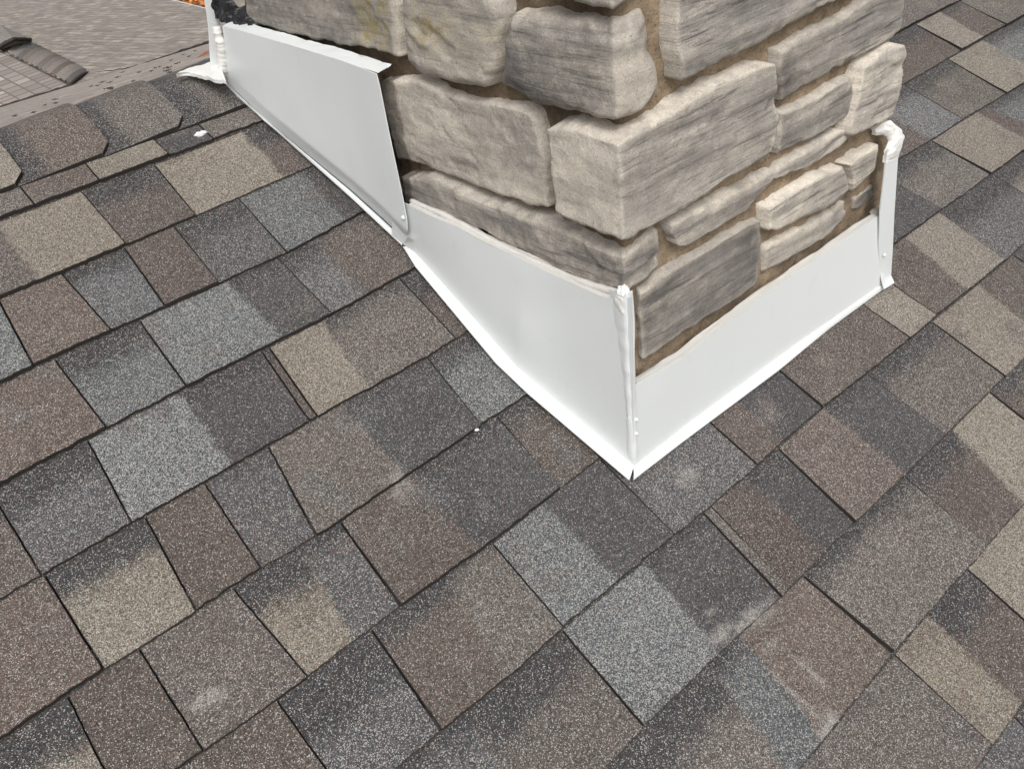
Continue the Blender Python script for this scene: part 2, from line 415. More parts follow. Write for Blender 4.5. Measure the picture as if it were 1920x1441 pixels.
shingle_roof = empty('shingle_roof', 'speckled grey brown asphalt shingle roof around the stone chimney', 'roof')
rm4 = np.eye(4); rm4[:3, :3] = W
RM = rm4.tolist()
mb = MB()
SCUFFS = [((1352,1187), .042, .011, .85), ((1392,1172), .040, .012, .75), ((1425,1150), .03, .018, .45), ((752,915), .018, .024, .55), ((1548,1362), .022, .012, .85),
          ((1512,1255), .005, .040, .7), ((1500,1318), .004, .065, .6), ((1285,898), .022, .016, .5), ((1240,930), .006, .03, .4), ((385,1315), .026, .014, .6), ((1440,1215), .02, .006, .5), ((1330,1150), .015, .008, .4)]
SC = [(*roofuv(p), a, b, s) for p, a, b, s in SCUFFS]
def tab_group(k, edges, tabs, raised, rs):
    """edges: list of (u_low, u_up, kind), one more than tabs; one slab with its colour fields"""
    uLl, uLu = edges[0][:2]; uRl, uRu = edges[-1][:2]
    g = 0.0007 + 0.0005 * rs.random()
    uLl += g; uLu += g; uRl -= g; uRu -= g
    wid = max(uRl - uLl, 0.01)
    nu = int(np.clip(wid / 0.0055, 4, 140)); nv = 26
    e_ = min(.2, .0011 / wid)
    s = np.concatenate([[0, e_], np.linspace(0, 1, nu)[1:-1], [1 - e_, 1]]); s = np.sort(s)[None, :]
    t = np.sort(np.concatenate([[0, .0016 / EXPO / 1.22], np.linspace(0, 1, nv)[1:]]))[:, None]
    ul = uLl + (uRl - uLl) * s; uu = uLu + (uRu - uLu) * s
    TT = t * 1.22
    U = ul + (uu - ul) * TT
    vl = lineV(k, ul) + 0.0016 * n2(ul * 70, ul * 0 + k, 5) + 0.0005 * rs.normal(size=ul.shape).clip(-1.5, 1.5) + 0.0011 * n2(ul * 9, ul * 0 + k, 6) + (rs.random() - 0.5) * 0.003 * (1 if raised else 0.5)
    vu = lineV(k - 1, uu)
    V = vl + (vu - vl) * TT
    edge = np.zeros_like(U); edge[:, 0] = 1; edge[:, -1] = 1
    U = U + edge * 0.0011 * n2(V * 110, U * 3, 8)
    hl = (0.0094 if raised else 0.0054) - (.0024 if rs.random() < .45 else 0) * (1 if raised else .4)
    n = hl * (1 - TT / 1.22) + 0.0012
    n = n + 0.0012 * n2(U * 7, V * 7, 11 + k) + 0.0007 * n2(U * 40, V * 40, 12)
    lift = (rs.random() ** 3) * 0.003
    n = n + lift * (1 - TT) ** 2
    # colour fields
    col = np.zeros(U.shape + (4,))
    Sx = U + 0.006 * n2(U * 25, V * 25, 21) + 0.004 * n2(U * 110, V * 110, 22)
    tot = np.zeros(U.shape); bandv = np.zeros(U.shape)
    rel = TT
    for i, (cls, dark) in enumerate(tabs):
        a = edges[i]; b = edges[i + 1]
        la = a[0] + (a[1] - a[0]) * TT; lb = b[0] + (b[1] - b[0]) * TT
        w = np.ones(U.shape)
        if i > 0: w = w * sstep(Sx - la, -0.003, 0.003)
        if i < len(tabs) - 1: w = w * (1 - sstep(Sx - lb, -0.003, 0.003))
        rgb, sp = BL[cls]
        j = 1 + 0.035 * (rs.random(3) - 0.5) + 0.12 * (rs.random() - 0.5)
        c = np.empty(U.shape + (4,)); c[..., :3] = np.array(rgb) * j; c[..., 3] = sp * (0.75 + 0.5 * rs.random())
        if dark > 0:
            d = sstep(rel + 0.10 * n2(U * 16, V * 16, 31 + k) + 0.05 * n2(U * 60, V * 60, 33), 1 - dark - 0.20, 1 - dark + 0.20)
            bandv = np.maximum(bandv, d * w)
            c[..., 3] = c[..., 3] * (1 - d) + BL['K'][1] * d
        col += c * w[..., None]; tot += w
    col /= np.maximum(tot, 1e-4)[..., None]
    # gentle drift inside a tab, a second blend bleeding in
    dr = n2(U * 9, V * 9, 41 + k, 3)[..., None]
    col[..., :3] *= 1 + 0.16 * dr
    bl = np.clip(n2(U * 20 + 5, V * 20, 47 + k, 4) * 2.6 - 0.5, 0, 0.8)[..., None]
    other = BL['GBMTRD'[int(rs.integers(6))]]
    col = col * (1 - 0.55 * bl) + 0.55 * bl * np.array([*other[0], other[1]])
    for su, sv, ra, rb, st in SC:
        d = np.sqrt(((U - su) / ra) ** 2 + ((V - sv) / rb) ** 2) + 0.7 * n2(U * 90, V * 40, 51, 4)
        w = (st * (1 - sstep(d, 0.3, 1.1)))[..., None]
        col[..., :3] = col[..., :3] * (1 - w) + w * np.array((0.30, 0.285, 0.265)); col[..., 3:] *= 1 - .6 * w
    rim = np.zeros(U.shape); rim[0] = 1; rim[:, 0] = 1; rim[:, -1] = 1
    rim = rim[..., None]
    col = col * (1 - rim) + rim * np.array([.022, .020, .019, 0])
    G = np.stack([U, V, n], -1)
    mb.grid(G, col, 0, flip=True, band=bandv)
    # butt edge and sides down to the layer below
    for line, fl in ((G[0], False), (G[:, 0][::-1], False), (G[:, -1], False)):
        lo = line.copy(); lo[:, 2] = -0.003
        mb.grid(np.stack([lo, line]), (0.03, 0.028, 0.026, 0), 1, flip=True)
UMIN, UMAX = -2.3, 2.9
for k in range(0, 17):
    rs = np.random.default_rng(100 + k)
    spec = COURSES.get(k)
    B = []
    if spec:
        first = spec[0]
        for e in spec[1:]:
            q = roofuv(e[0:2], .006); p = roofuv(e[2:4], .006)
            # run the joint exactly from the lower to the upper course line
            B.append([q[0], p[0], e[4], e[5], e[6]])
        lead = first
    else:
        lead = ('M', 0)
    # random tabs to the left and to the right of what was measured
    left = []; u = (B[0][0] if B else 0.0) - (0.12 + 0.1 * rs.random())
    cl = 'MBGTRDLSB'
    while u > UMIN:
        left.append([u, u, 'j', cl[int(rs.integers(9))], 0.35 * (rs.random() < .5)])
        u -= 0.11 + 0.14 * rs.random()
    right = []; u = (B[-1][0] if B else 0.0) + 0.12 + 0.12 * rs.random()
    while u < UMAX:
        right.append([u, u, 'j', cl[int(rs.integers(9))], 0.35 * (rs.random() < .5)])
        u += 0.11 + 0.14 * rs.random()
    allb = left[::-1]
    if allb: allb[-1][3], allb[-1][4] = lead
    # keep joints in order
    mids = []
    for b in B:
        if mids and b[0] < mids[-1][0] + 0.012: b[0] = mids[-1][0] + 0.012
        if mids and b[1] < mids[-1][1] + 0.012: b[1] = mids[-1][1] + 0.012
        mids.append(b)
    allb = allb + mids + right
    groups = []; cur = None; raised = True
    for i in range(len(allb) - 1):
        b = allb[i]; nx = allb[i + 1]
        if cur is None or b[2] == 'j':
            if cur: groups.append(cur)
            cur = ([b[:3]], [])
        cur[0].append(nx[:3]) if len(cur[0]) == len(cur[1]) + 1 else None
        cur[1].append((b[3], b[4]))
    groups.append(cur)
    lev = bool(k % 2)
    for gi, (ed, tb) in enumerate(groups):
        dk = max(t[1] for t in tb)
        lev = False if dk >= .3 else (True if dk == 0 else (not lev))
        tab_group(k, ed, tb, lev, rs)
    # lower lamination peeking out under the butt edge
    u = np.linspace(UMIN, UMAX, 600)
    v0 = lineV(k, u) - 0.0016 + 0.0012 * n2(u * 30, u * 0 + k, 61) + 0.0014 * n2(u * 6, u * 0 + k, 62)
    G = np.stack([np.stack([u, v0, u * 0 + 0.0], -1), np.stack([u, v0, u * 0 + 0.0036], -1), np.stack([u, v0 + 0.02, u * 0 + 0.0036], -1)])
    mb.grid(G, (0.05, 0.047, 0.044, 0.05), 0, flip=True)
# black felt below the tabs
V = [(UMIN - .1, -2.5, -0.0035), (UMAX + .1, -2.5, -0.0035), (UMAX + .1, 0.19, -0.0035), (UMIN - .1, 0.19, -0.0035)]
mb.add(V, [(0, 1, 2, 3)], (0.02, 0.02, 0.02, 0), 1)
field = mb.build('shingle_field', [M_SH, M_EDGE], shingle_roof, matrix=RM, extra=('band', mb.k))

# ridge caps, each one bent over the ridge
CREST_V = 0.188
P_CR = W @ np.array([0, CREST_V, 0.0])
B_BACK = math.radians(14.0)
def cap_section(nn=26):
    """(y, z, outward) across the ridge, from the front edge over the crest to the back edge"""
    fl = CREST_V - 0.052
    out = []
    L1, rc = fl - 0.055, 0.05
    s1 = np.array([-math.cos(PITCH), -math.sin(PITCH)]); s2 = np.array([math.cos(B_BACK), -math.sin(B_BACK)])
    a = [P_CR[1:] + s1 * (0.055 + L1 * (1 - i / 10)) for i in range(11)]
    b = []
    for i in range(1, 8):
        t = i / 8; p0 = P_CR[1:] + s1 * 0.055; p2 = P_CR[1:] + s2 * 0.055
        b.append((1 - t) ** 2 * p0 + 2 * t * (1 - t) * P_CR[1:] + t * t * p2)
    c = [P_CR[1:] + s2 * (0.055 + 0.09 * i / 8) for i in range(9)]
    pts = np.array(a + b + c)
    tg = np.gradient(pts, axis=0); tg /= np.linalg.norm(tg, axis=1)[:, None]
    nr = np.stack([-tg[:, 1], tg[:, 0]], 1)
    return resample(np.concatenate([pts, nr], 1), 40)
SEC = cap_section()
def ridge_cap(u0, u1, cls, band, seed, chamfer=True, slate=None):
    rs = np.random.default_rng(seed)
    nu = 30; u0e = u0 - 0.03
    s = np.linspace(0, 1, nu)[None, :]
    q = SEC[:, None, :]
    U = u0e + (u1 - u0e) * s + np.zeros((len(SEC), 1))
    j = np.arange(len(SEC))[:, None]
    arc = np.concatenate([[0], np.cumsum(np.linalg.norm(np.diff(SEC[:, :2], axis=0), axis=1))])[:, None]
    if chamfer:
        ch = np.clip(0.022 - arc, 0, None) * 0.9
        U = np.minimum(U, u1 - ch)
    U = U + 0.0012 * n2(arc * 60, s * 0 + seed, 3) * (s > 0.99)
    tt = np.clip((U - u0) / (u1 - u0), -0.3, 1)
    h = 0.011 + 0.008 * tt + 0.0012 * n2(U * 20, arc * 20, seed)
    dy = 0.0014 * n2(U * 50, U * 0 + seed, 9) * (j == 0)
    Y = q[..., 0] + q[..., 2] * h + dy; Z = q[..., 1] + q[..., 3] * h
    rgb, sp = BL[cls]
    col = np.empty(U.shape + (4,)); col[..., :3] = rgb; col[..., 3] = sp
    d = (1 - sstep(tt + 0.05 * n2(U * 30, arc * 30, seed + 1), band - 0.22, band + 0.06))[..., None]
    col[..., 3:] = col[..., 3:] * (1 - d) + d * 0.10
    if slate:
        w = sstep(tt + 0.1 * n2(U * 25, arc * 25, seed + 2), slate - .1, slate + .1)[..., None]
        col = col * (1 - w) + w * np.array([*BL['D'][0], 0.06])
    col[..., :3] *= (1 + 0.2 * n2(U * 12, arc * 12, seed + 3))[..., None]
    b = MB(); G = np.stack([U, Y, Z], -1)
    b.grid(G, col, 0, flip=False, band=d[..., 0])
    down = np.concatenate([np.zeros_like(q[..., :1]), -q[..., 2:]], -1)
    for line, dn in ((G[0], down[0]), (G[:, -1], down[:, 0]), (G[-1][::-1], down[-1]), (G[:, 0][::-1], down[::-1, 0])):
        lo = line + dn * 0.0125
        b.grid(np.stack([line, lo]), (0.03, 0.03, 0.03, 0), 1, flip=False)
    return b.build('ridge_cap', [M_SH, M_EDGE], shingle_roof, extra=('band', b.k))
cu = [-0.137, -0.269, -0.409]
ridge_cap(cu[0], 0.03, 'M', .42, 1, False, .55)
ridge_cap(cu[1], cu[0], 'M', .36, 2)
ridge_cap(cu[2], cu[1], 'R', .36, 3)
ridge_cap(-0.546, cu[2], 'T', .38, 4)
ridge_cap(-0.684, -0.546, 'B', .4, 5)
ridge_cap(-0.822, -0.684, 'G', .4, 6)
ridge_cap(-0.96, -0.822, 'M', .4, 7)

# ================================================================== THE CHIMNEY
FOOT = 0.020                          # the metal's folded foot stands this far above the felt
_a = W @ np.array([*roofuv((1187, 873), FOOT), FOOT]); _b = W @ np.array([*roofuv((428, 152), FOOT), FOOT])
XYC = (float(_a[0]), float(_a[1]))
XC, YC = XYC                # outer corner of the metal flashing, the reference corner
TILT = float((_b[0] - _a[0]) / (_b[1] - _a[1]))                         # the left face turns slightly: x changes by this per metre up the roof
NL = np.array([-1.0, TILT, 0.0]); NL /= np.linalg.norm(NL)
NF = np.array([0.0, -1.0, 0.0])
def hitL(p, D=0.0): return hit(p, NL, np.array([XC + D, YC, 0]))
def hitF(p, D=0.0): return hit(p, NF, np.array([XC, YC + D, 0]))
def unfold(tag_, p, D):
    """photograph pixel on the left (L), corner (C) or front (F) face -> distance along the wall, height"""
    if tag_ == 'F':
        q = hitF(p, D); return (q[0] - (XC + D), q[2])
    q = hitL(p, D)
    return (0.0 if tag_ == 'C' else -(q[1] - (YC + D)), q[2])
def fold(s, z, D, D0):
    w = np.exp(-np.abs(s) / 0.045)
    neg = s < 0
    along = D0 + (D - D0) * w
    Y = np.where(neg, YC + along - s, YC + D)
    X = np.where(neg, XC + D, XC + along + s)
    X = X + np.where(neg, TILT * (Y - YC), 0)
    return np.stack([X, Y, z], -1)
def line(txt, D):
    out = []; t = 'L'
    for w in txt.split():
        if w in 'LCF': t = w
        else:
            x, y = w.split(','); out.append(unfold(t, (float(x), float(y)), D))
    return out
stone_chimney = empty('stone_chimney', 'square chimney of pale layered limestone with sandy mortar joints', 'chimney')
STONES = [
 # D0, T, B, L(top to bottom), R(top to bottom), tone, stain, lichen, edge radius, label
 (.022, 'L 447,-70 742,-80', 'L 460,42 530,66 620,86 700,99 753,114', None, None, .92, .55, 'S1', .012),
 (.024, 'L 405,-40 440,-50', 'L 424,24 452,34', 'L 405,-40 410,5 424,24', None, 1.15, .1, '', .008),
 (.012, 'L 748,-45 880,-40 930,2', 'L 757,118 790,148 827,161 887,171 907,168', 'L 748,-45 750,60 757,118', 'L 930,2 937,34 932,85 917,150 907,168', 1.0, .35, 'S2', .017),
 (.010, 'L 942,24 1000,22 1070,36 C 1148,40 F 1185,22 1222,6', 'L 924,168 990,202 1073,220 1110,230 C 1152,237 F 1180,232 1207,214', 'L 942,24 938,50 926,100 920,150 924,168', 'F 1222,6 1237,34 1241,100 1249,157 1232,185 1207,214', .95, .75, 'S3', .024),
 (.010, 'L 1010,-70 C 1142,-60 F 1225,-80', 'L 1012,-8 1073,12 C 1138,25 F 1160,20 1200,-6', None, None, 1.1, .15, '', .012),
 (.022, 'L 708,148 745,147 780,147 827,170 893,187 973,203 993,210', 'L 744,302 763,304 783,312 853,340 900,358 933,371 990,389 1028,394', 'L 708,148 716,200 733,267 744,302', 'L 993,210 1007,233 1020,283 1028,333 1029,394', 1.06, .22, 'S5', .011),
 (.002, 'L 1023,234 1057,234 1107,248 C 1150,262 F 1180,250 1223,227 1273,197 1330,160 1380,140 1427,118 1453,115', 'L 1037,398 1057,411 1107,434 C 1150,451 F 1200,440 1240,420 1300,386 1370,338 1430,304 1450,291', 'L 1023,234 1027,300 1034,367 1037,398', 'F 1453,115 1463,127 1464,217 1456,275 1450,291', 1.08, .25, 'S6', .010),
 (.013, 'L 750,328 775,330 800,326 853,352 907,378 973,400 1040,425 1090,448 C 1160,476 F 1200,455 1243,428', 'L 755,388 770,392 850,416 905,440 960,476 1020,510 1100,535 C 1172,552 F 1190,545 1242,500', None, 'F 1243,428 1246,460 1242,500', .98, .45, 'S7', .012),
 (.012, 'F 1258,418 1280,405 1347,373 1413,337 1480,300 1530,270 1577,238 1597,236', 'F 1287,464 1347,430 1403,397 1440,353 1453,334 1513,317 1570,283 1590,262', 'F 1258,418 1257,440 1268,462 1287,464', 'F 1597,236 1597,250 1590,262', 1.0, .3, '', .010),
 (.016, 'F 1194,548 1232,522 1270,496 1340,455 1400,416 1427,410', 'F 1203,684 1235,660 1280,630 1363,577 1424,536', 'F 1194,548 1196,600 1203,684', 'F 1427,410 1430,440 1428,480 1430,528', .86, .55, 'S9', .008),
 (.020, 'F 1436,462 1467,441 1530,412 1580,380 1590,374', 'F 1432,517 1480,492 1513,468 1560,436 1585,404', None, None, .98, .15, '', .010),
 (.008, 'F 1437,388 1447,380 1493,350 1547,320 1583,311', 'F 1441,437 1467,436 1513,413 1563,390 1596,362', None, 'F 1583,311 1592,325 1594,340 1596,362', 1.12, .12, '', .010),
 (.010, 'F 1586,309 1613,287 1650,266', 'F 1599,362 1615,349 1643,320', 'F 1586,309 1595,325 1597,340 1599,362', None, 1.02, .2, '', .009),
 (.024, 'F 1598,369 1637,342', 'F 1594,397 1620,390 1641,371', None, None, .75, .6, '', .008),
 (.012, 'F 1466,208 1513,189 1563,157 1600,140 1612,142', 'F 1460,294 1513,267 1563,240 1589,218', 'F 1466,208 1463,230 1454,280 1460,294', 'F 1612,142 1607,170 1598,200 1589,218', 1.0, .3, '', .010),
 (.002, 'F 1617,122 1650,98 1677,77 1706,81', 'F 1595,258 1603,259 1647,237 1673,224', 'F 1617,122 1613,160 1597,227 1595,258', 'F 1706,81 1708,100 1692,167 1673,224', 1.12, .12, '', .009),
 (.010, 'F 1460,90 1513,63 1580,30 1640,-8 1702,-50', 'F 1466,198 1513,167 1567,133 1613,110 1673,78 1690,64', 'F 1460,90 1459,140 1466,198', 'F 1702,-50 1702,10 1698,35 1690,64', .95, .5, 'S16', .010),
 (.004, 'F 1268,-70 1620,-130', 'F 1276,158 1300,150 1360,120 1430,87 1480,54 1530,24 1590,-5 1650,-45', 'F 1268,-70 1264,80 1276,158', None, 1.04, .35, '', .012),
]
for idx, (D0, T, Bt, Ls, Rs, tone, stain, tagname, re) in enumerate(STONES):
    T = line(T, D0); Bt = line(Bt, D0)
    Ls = line(Ls, D0) if Ls else [T[0], Bt[0]]
    Rs = line(Rs, D0) if Rs else [T[-1], Bt[-1]]
    Ls[0] = T[0]; Ls[-1] = Bt[0]; Rs[0] = T[-1]; Rs[-1] = Bt[-1]
    Lw = np.linalg.norm(np.diff(np.array(T), axis=0), axis=1).sum(); Lh = np.linalg.norm(np.diff(np.array(Ls), axis=0), axis=1).sum()
    nu = int(np.clip(Lw / .0034, 14, 170)); nv = int(np.clip(Lh / .0034, 12, 110))
    S = coons(T, Bt, Ls, Rs, nu, nv)
    s, z = S[..., 0], S[..., 1]
    # distance to the outline
    uu = np.linspace(0, 1, nu)[None, :]; vv = np.linspace(0, 1, nv)[:, None]
    wloc = np.linalg.norm(np.diff(S, axis=1), axis=2).sum(1)[:, None]; hloc = np.linalg.norm(np.diff(S, axis=0), axis=2).sum(0)[None, :]
    dT = vv * hloc; dB = (1 - vv) * hloc; dL = uu * wloc; dR = (1 - uu) * wloc
    d = np.minimum(np.minimum(dT, dB), np.minimum(dL, dR))
    P3 = np.stack([s, z, np.full(s.shape, idx * 3.3)], -1)
    # ragged outline
    rag = (1 - sstep(d, 0, .012)) * .0048
    s = s + rag * fbm(P3 * 60, 3) ; z = z + rag * fbm(P3 * 60, 5)
    front = sstep(s, -.01, .01)
    # corner in the middle of a stone: soften
    rr = re * (.58 if tagname not in ('S2', 'S3') else 1) * np.clip(1 + 1.1 * fbm(P3 * 16, 9), .25, 2.2)
    x = np.clip(d / np.maximum(rr, .003), 0, 1)
    soft = {'S2': .7, 'S3': .7}.get(tagname, .0)
    prof = soft * (1 - np.sqrt(np.clip(1 - (1 - x) ** 2, 0, 1))) + (1 - soft) * .75 * (1 - x) ** 1.3
    relief = .0022 * fbm(P3 * np.array([9, 14, 1]), 13) + .0022 * fbm(P3 * np.array([30, 60, 1]), 15)
    layer = fbm(np.stack([s * 3.5, z * 66 + 3 * n2(s * 4, z * 4, 3), P3[..., 2]], -1), 19, 3)
    relief = relief * (1 - .4 * front) + (.0008 + .0026 * front) * layer
    fr_ = fbm(P3 * np.array([9, 15, 1]), 27); chip = np.where(fr_ > .22, .0022 + .010 * (fr_ - .22), 0) + np.where(fbm(P3 * np.array([22, 34, 1]), 29) > .35, .0014, 0)
    D = D0 + rr * 1.15 * prof + (relief + chip) * sstep(d, 0, .004)
    if tagname == 'S9': D = D + .010 * (1 - sstep(s, 0.0, .035))       # dressed back behind the metal corner
    # ring of vertices running back into the mortar
    Dr = D.copy(); ring = (d < 1e-9); Dr[ring] = .062
    V = fold(s, z, Dr, D0)
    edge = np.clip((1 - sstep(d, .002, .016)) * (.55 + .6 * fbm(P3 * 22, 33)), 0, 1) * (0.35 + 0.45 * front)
    edge = np.maximum(edge, .95 * (1 - sstep(dT, .004, .018)) * (1 - .4 * (1 - front)) * np.clip(.6 + .8 * fbm(P3 * 18, 35), 0, 1))  # cream edges, with the lit upper faces painted in as a paler top band
    st = np.clip(stain + .9 * fbm(P3 * np.array([7, 11, 1]), 37), 0, 1)
    li = np.zeros(s.shape)
    tn = np.full(s.shape, tone)
    pu = np.broadcast_to(uu, s.shape); pv = np.broadcast_to(vv, s.shape)
    if tagname == 'S1':
        li = sstep(pu, .72, .80) * (1 - sstep(pu, .93, .96)) * .9
        edge = np.maximum(edge, sstep(pu, .95, .97) * .8); st = st * (1 - sstep(pu, .74, .82))
    if tagname == 'S2': li = .8 * np.exp(-(((pu - .32) / .16) ** 2 + ((pv - .45) / .22) ** 2)) + .25 * sstep(pv, .2, .4) * (1 - sstep(pv, .6, .8))
    if tagname == 'S3': st = np.clip(st * (1 - .8 * sstep(pu, .60, .76)) + .35 * np.exp(-((pu - .55) / .12) ** 2) * sstep(pv, .2, .9), 0, 1)
    if tagname == 'S5':
        tn = tn * (1 - .52 * (1 - sstep(dL + .010 * fbm(P3 * 30, 51), .036, .041)))     # old water stain by the metal
        edge = np.maximum(edge, .5 * sstep(pu, .45, .6) * sstep(pv, .55, .75) * np.clip(.5 + fbm(P3 * 12, 53), 0, 1)); st *= .7
    if tagname == 'S6': st = st * np.where(front > .5, 1, .15); edge = np.maximum(edge, .28 * (1 - front))
    if tagname == 'S7': tn = tn * (1 - .5 * (1 - sstep(dL + .010 * fbm(P3 * 30, 51), .026, .031)))
    if tagname == 'S7': st = np.clip(st + .35 * np.exp(-((pv - .55) / .22) ** 2) * sstep(pu, .25, .5), 0, 1)
    if tagname == 'S9': tn = tn * (1 - .55 * (1 - sstep(s + .003 * fbm(P3 * 60, 57), .012, .016)))  # shade behind the metal corner, painted into the stone's tone
    if tagname == 'S16': tn = tn * (1 - .4 * (1 - sstep(dL, .004, .05)) * sstep(pv, .2, .5))
    col = np.stack([edge, st, li, tn], -1)
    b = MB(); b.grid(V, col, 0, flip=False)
    # back closure so the stone has body
    sta = {'S1': .55, 'S2': .5, 'S3': .95, 'S5': .22, 'S7': .85, 'S9': 1.0}.get(tagname, .25)
    stra = np.clip(sta * (1 - front) + front * (.95 if tagname != 'S3' else .2), 0, 1) * np.clip(.75 + .6 * fbm(P3 * np.array([6, 9, 1]), 63), .2, 1)
    b.build('stone', M_ST, stone_chimney, extra=('strata', stra.ravel()))

# mortar core: noise displaced skin on the two seen faces, plain behind
DEPTH, WIDTH = 0.90, 0.69
def core():
    b = MB()
    zlo, zhi = -0.62, 1.1
    nz = 300
    sL = np.linspace(-(DEPTH), 0, 190); sF = np.linspace(0, WIDTH - .04, 120)[1:]
    s = np.concatenate([sL, sF])[None, :]; z = np.linspace(zlo, zhi, nz)[:, None]
    z = z + 0 * s; s = s + 0 * z
    P3 = np.stack([s, z, z * 0], -1)
    f = sstep(s, -.02, .02)
    D = .041 - .012 * f + .006 * fbm(P3 * 16, 71) + .004 * fbm(P3 * 70, 73)
    D = np.where(z > .62, .034, D)
    s = np.where(s > 0, s * (1 - .15 * np.clip((z + .24) / .30, 0, 1)), s)
    V = fold(s, z, D, .035)
    c = np.ones(s.shape + (3,))
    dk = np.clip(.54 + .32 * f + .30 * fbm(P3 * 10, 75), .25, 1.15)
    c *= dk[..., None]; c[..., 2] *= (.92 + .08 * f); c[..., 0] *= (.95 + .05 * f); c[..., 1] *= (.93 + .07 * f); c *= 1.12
    b.grid(V, c, 0, flip=True)
    X1 = XC + .59; Y1 = YC + .04 + DEPTH
    tl = V[-1]; x0, y0 = XC + .036, YC + .036
    q = np.array([[X1, y0, zlo], [X1, y0, zhi], [X1, Y1, zlo], [X1, Y1, zhi], [x0 - .02, Y1, zlo], [x0 - .02, Y1, zhi], [x0, y0, zhi]])
    b.add(q, [(0, 2, 3, 1), (2, 4, 5, 3), (6, 1, 3, 5)], (.8, .8, .8))
    return b.build('mortar_core', M_MO, stone_chimney)
core()
# black tar daubed at the back corner
def tar():
    T = line('L 399,-25 425,2 452,24 474,44', .018); Bm = line('L 404,32 425,44 450,52 478,60', .018)
    S = coons(T, Bm, [T[0], Bm[0]], [T[-1], Bm[-1]], 60, 40)
    s, z = S[..., 0], S[..., 1]; P3 = np.stack([s, z, z * 0], -1)
    s = s + .006 * fbm(P3 * 60, 81); z = z + .008 * fbm(P3 * 50, 83)
    D = .012 + .010 * fbm(P3 * 70, 85)
    D[0, :] = .05; D[-1, :] = .05; D[:, 0] = .05; D[:, -1] = .05
    b = MB(); b.grid(fold(s, z, D, .018), (1, 1, 1), 0)
    return b.build('tar_patch', M_TAR, stone_chimney)
tar()
# old greyish sealant smears where metal meets stone
def smear(pxs, D, rad, seed, parent, mat, name='sealant_bead', face='L', flat=1.0):
    P = np.array([hitL(p, D) if face == 'L' else hitF(p, D) for p in pxs])
    P = resample(P, max(12, int(np.linalg.norm(np.diff(P, axis=0), axis=1).sum() / .005)))
    i = np.arange(len(P))
    P = P + np.stack([.0022 * n2(i * .13, i * 0 + 1, seed), .0022 * n2(i * .13, i * 0 + 5, seed), .0026 * n2(i * .11, i * 0 + 9, seed)], -1)
    r = rad * (1 + .45 * n2(i * .17, i * 0, seed + 3))
    b = MB(); b.tube(P, r, 10)
    return b.build(name, mat, parent)

# ================================================================== THE FLASHING
def thick_sheet(b, G, nrm, th=.0016, col=(1, 1, 1, 1)):
    """a sheet with real thickness: front, back and rim"""
    back = G - np.asarray(nrm) * th
    b.grid(G, col, 0, flip=False); b.grid(back, col, 0, flip=True)
    for a, c in ((G[0], back[0]), (G[:, -1], back[:, -1]), (G[-1][::-1], back[-1][::-1]), (G[:, 0][::-1], back[:, 0][::-1])):
        b.grid(np.stack([c, a]), col, 0)
def foot(p, h=FOOT):
    return W @ np.array([*roofuv(p, h), h])
def sheet(T, B, L, R, face, D=0.0, seed=0, amp=.0012, nu=70, nv=34):
    h = hitL if face == 'L' else hitF
    f = lambda P: [h(p, D) for p in P]
    T, B = f(T), [foot(p) - (NL if face == 'L' else NF) * D for p in B]
    L = f(L) if L else [T[0], B[0]]; R = f(R) if R else [T[-1], B[-1]]
    L[0] = T[0]; L[-1] = B[0]; R[0] = T[-1]; R[-1] = B[-1]
    G = coons(T, B, L, R, nu, nv)
    n = NL if face == 'L' else NF
    q = G[..., 1] if face == 'L' else G[..., 0]
    G = G + n * (amp * n2(q * 7, G[..., 2] * 7, seed))[..., None]
    return G, n
def hem(inner_px, outer_px, face, hi, ho, D, name, parent, seed=0):
    """folded bottom hem: from the panel's foot out on to the shingles"""
    I = np.array([foot(p) - (NL if face == 'L' else NF) * (D + .0016) for p in inner_px])
    O = np.array([W @ np.array([*roofuv(p, ho), ho]) for p in outer_px])
    n = max(20, len(I)); I = resample(I, 90); O = resample(O, 90)
    G = np.stack([I * (1 - t) + O * t + ROOFN * (.0035 * math.sin(math.pi * t)) for t in (0, .25, .5, .75, 1)])
    b = MB(); thick_sheet(b, G, ROOFN, .0022)
    return b.build(name, M_WHITE, parent)
def rivet(p, face, D, parent, r=.0042):
    h = (hitL if face == 'L' else hitF)(p, D); n = NL if face == 'L' else NF
    t = np.cross(n, (0, 0, 1.0)); t /= np.linalg.norm(t); up = np.cross(t, n)
    V = [h + n * .0035]; F = []
    for k in range(12):
        a = 2 * math.pi * k / 12; V.append(h + n * .0028 + r * .55 * (math.cos(a) * t + math.sin(a) * up))
    for k in range(12):
        a = 2 * math.pi * k / 12; V.append(h + r * (math.cos(a) * t + math.sin(a) * up))
    for k in range(12):
        j = (k + 1) % 12; F += [(0, 1 + k, 1 + j), (1 + k, 13 + k, 13 + j, 1 + j)]
    return mkobj('rivet', V, F, M_WHITE, parent)
def ledge(pxs, face, D0, D1, drop, parent, seed, mat, name='top_ledge'):
    P = np.array([(hitL if face == 'L' else hitF)(p, D0) for p in pxs]); P = resample(P, 90)
    n = NL if face == 'L' else NF
    i = np.arange(90)
    rows = []
    for t in np.linspace(0, 1, 8):
        w = (D1 - D0) * t * (1 + .12 * n2(i * .15, i * 0, seed))
        rows.append(P - n * w[:, None] + np.array([0, 0, 1.0]) * (drop * t + .002 * t * n2(i * .2, i * 0 + t * 4, seed + 1))[:, None])
    b = MB(); b.grid(np.array(rows), (1, 1, 1, 1), 0, flip=True)
    return b.build(name, mat, parent)

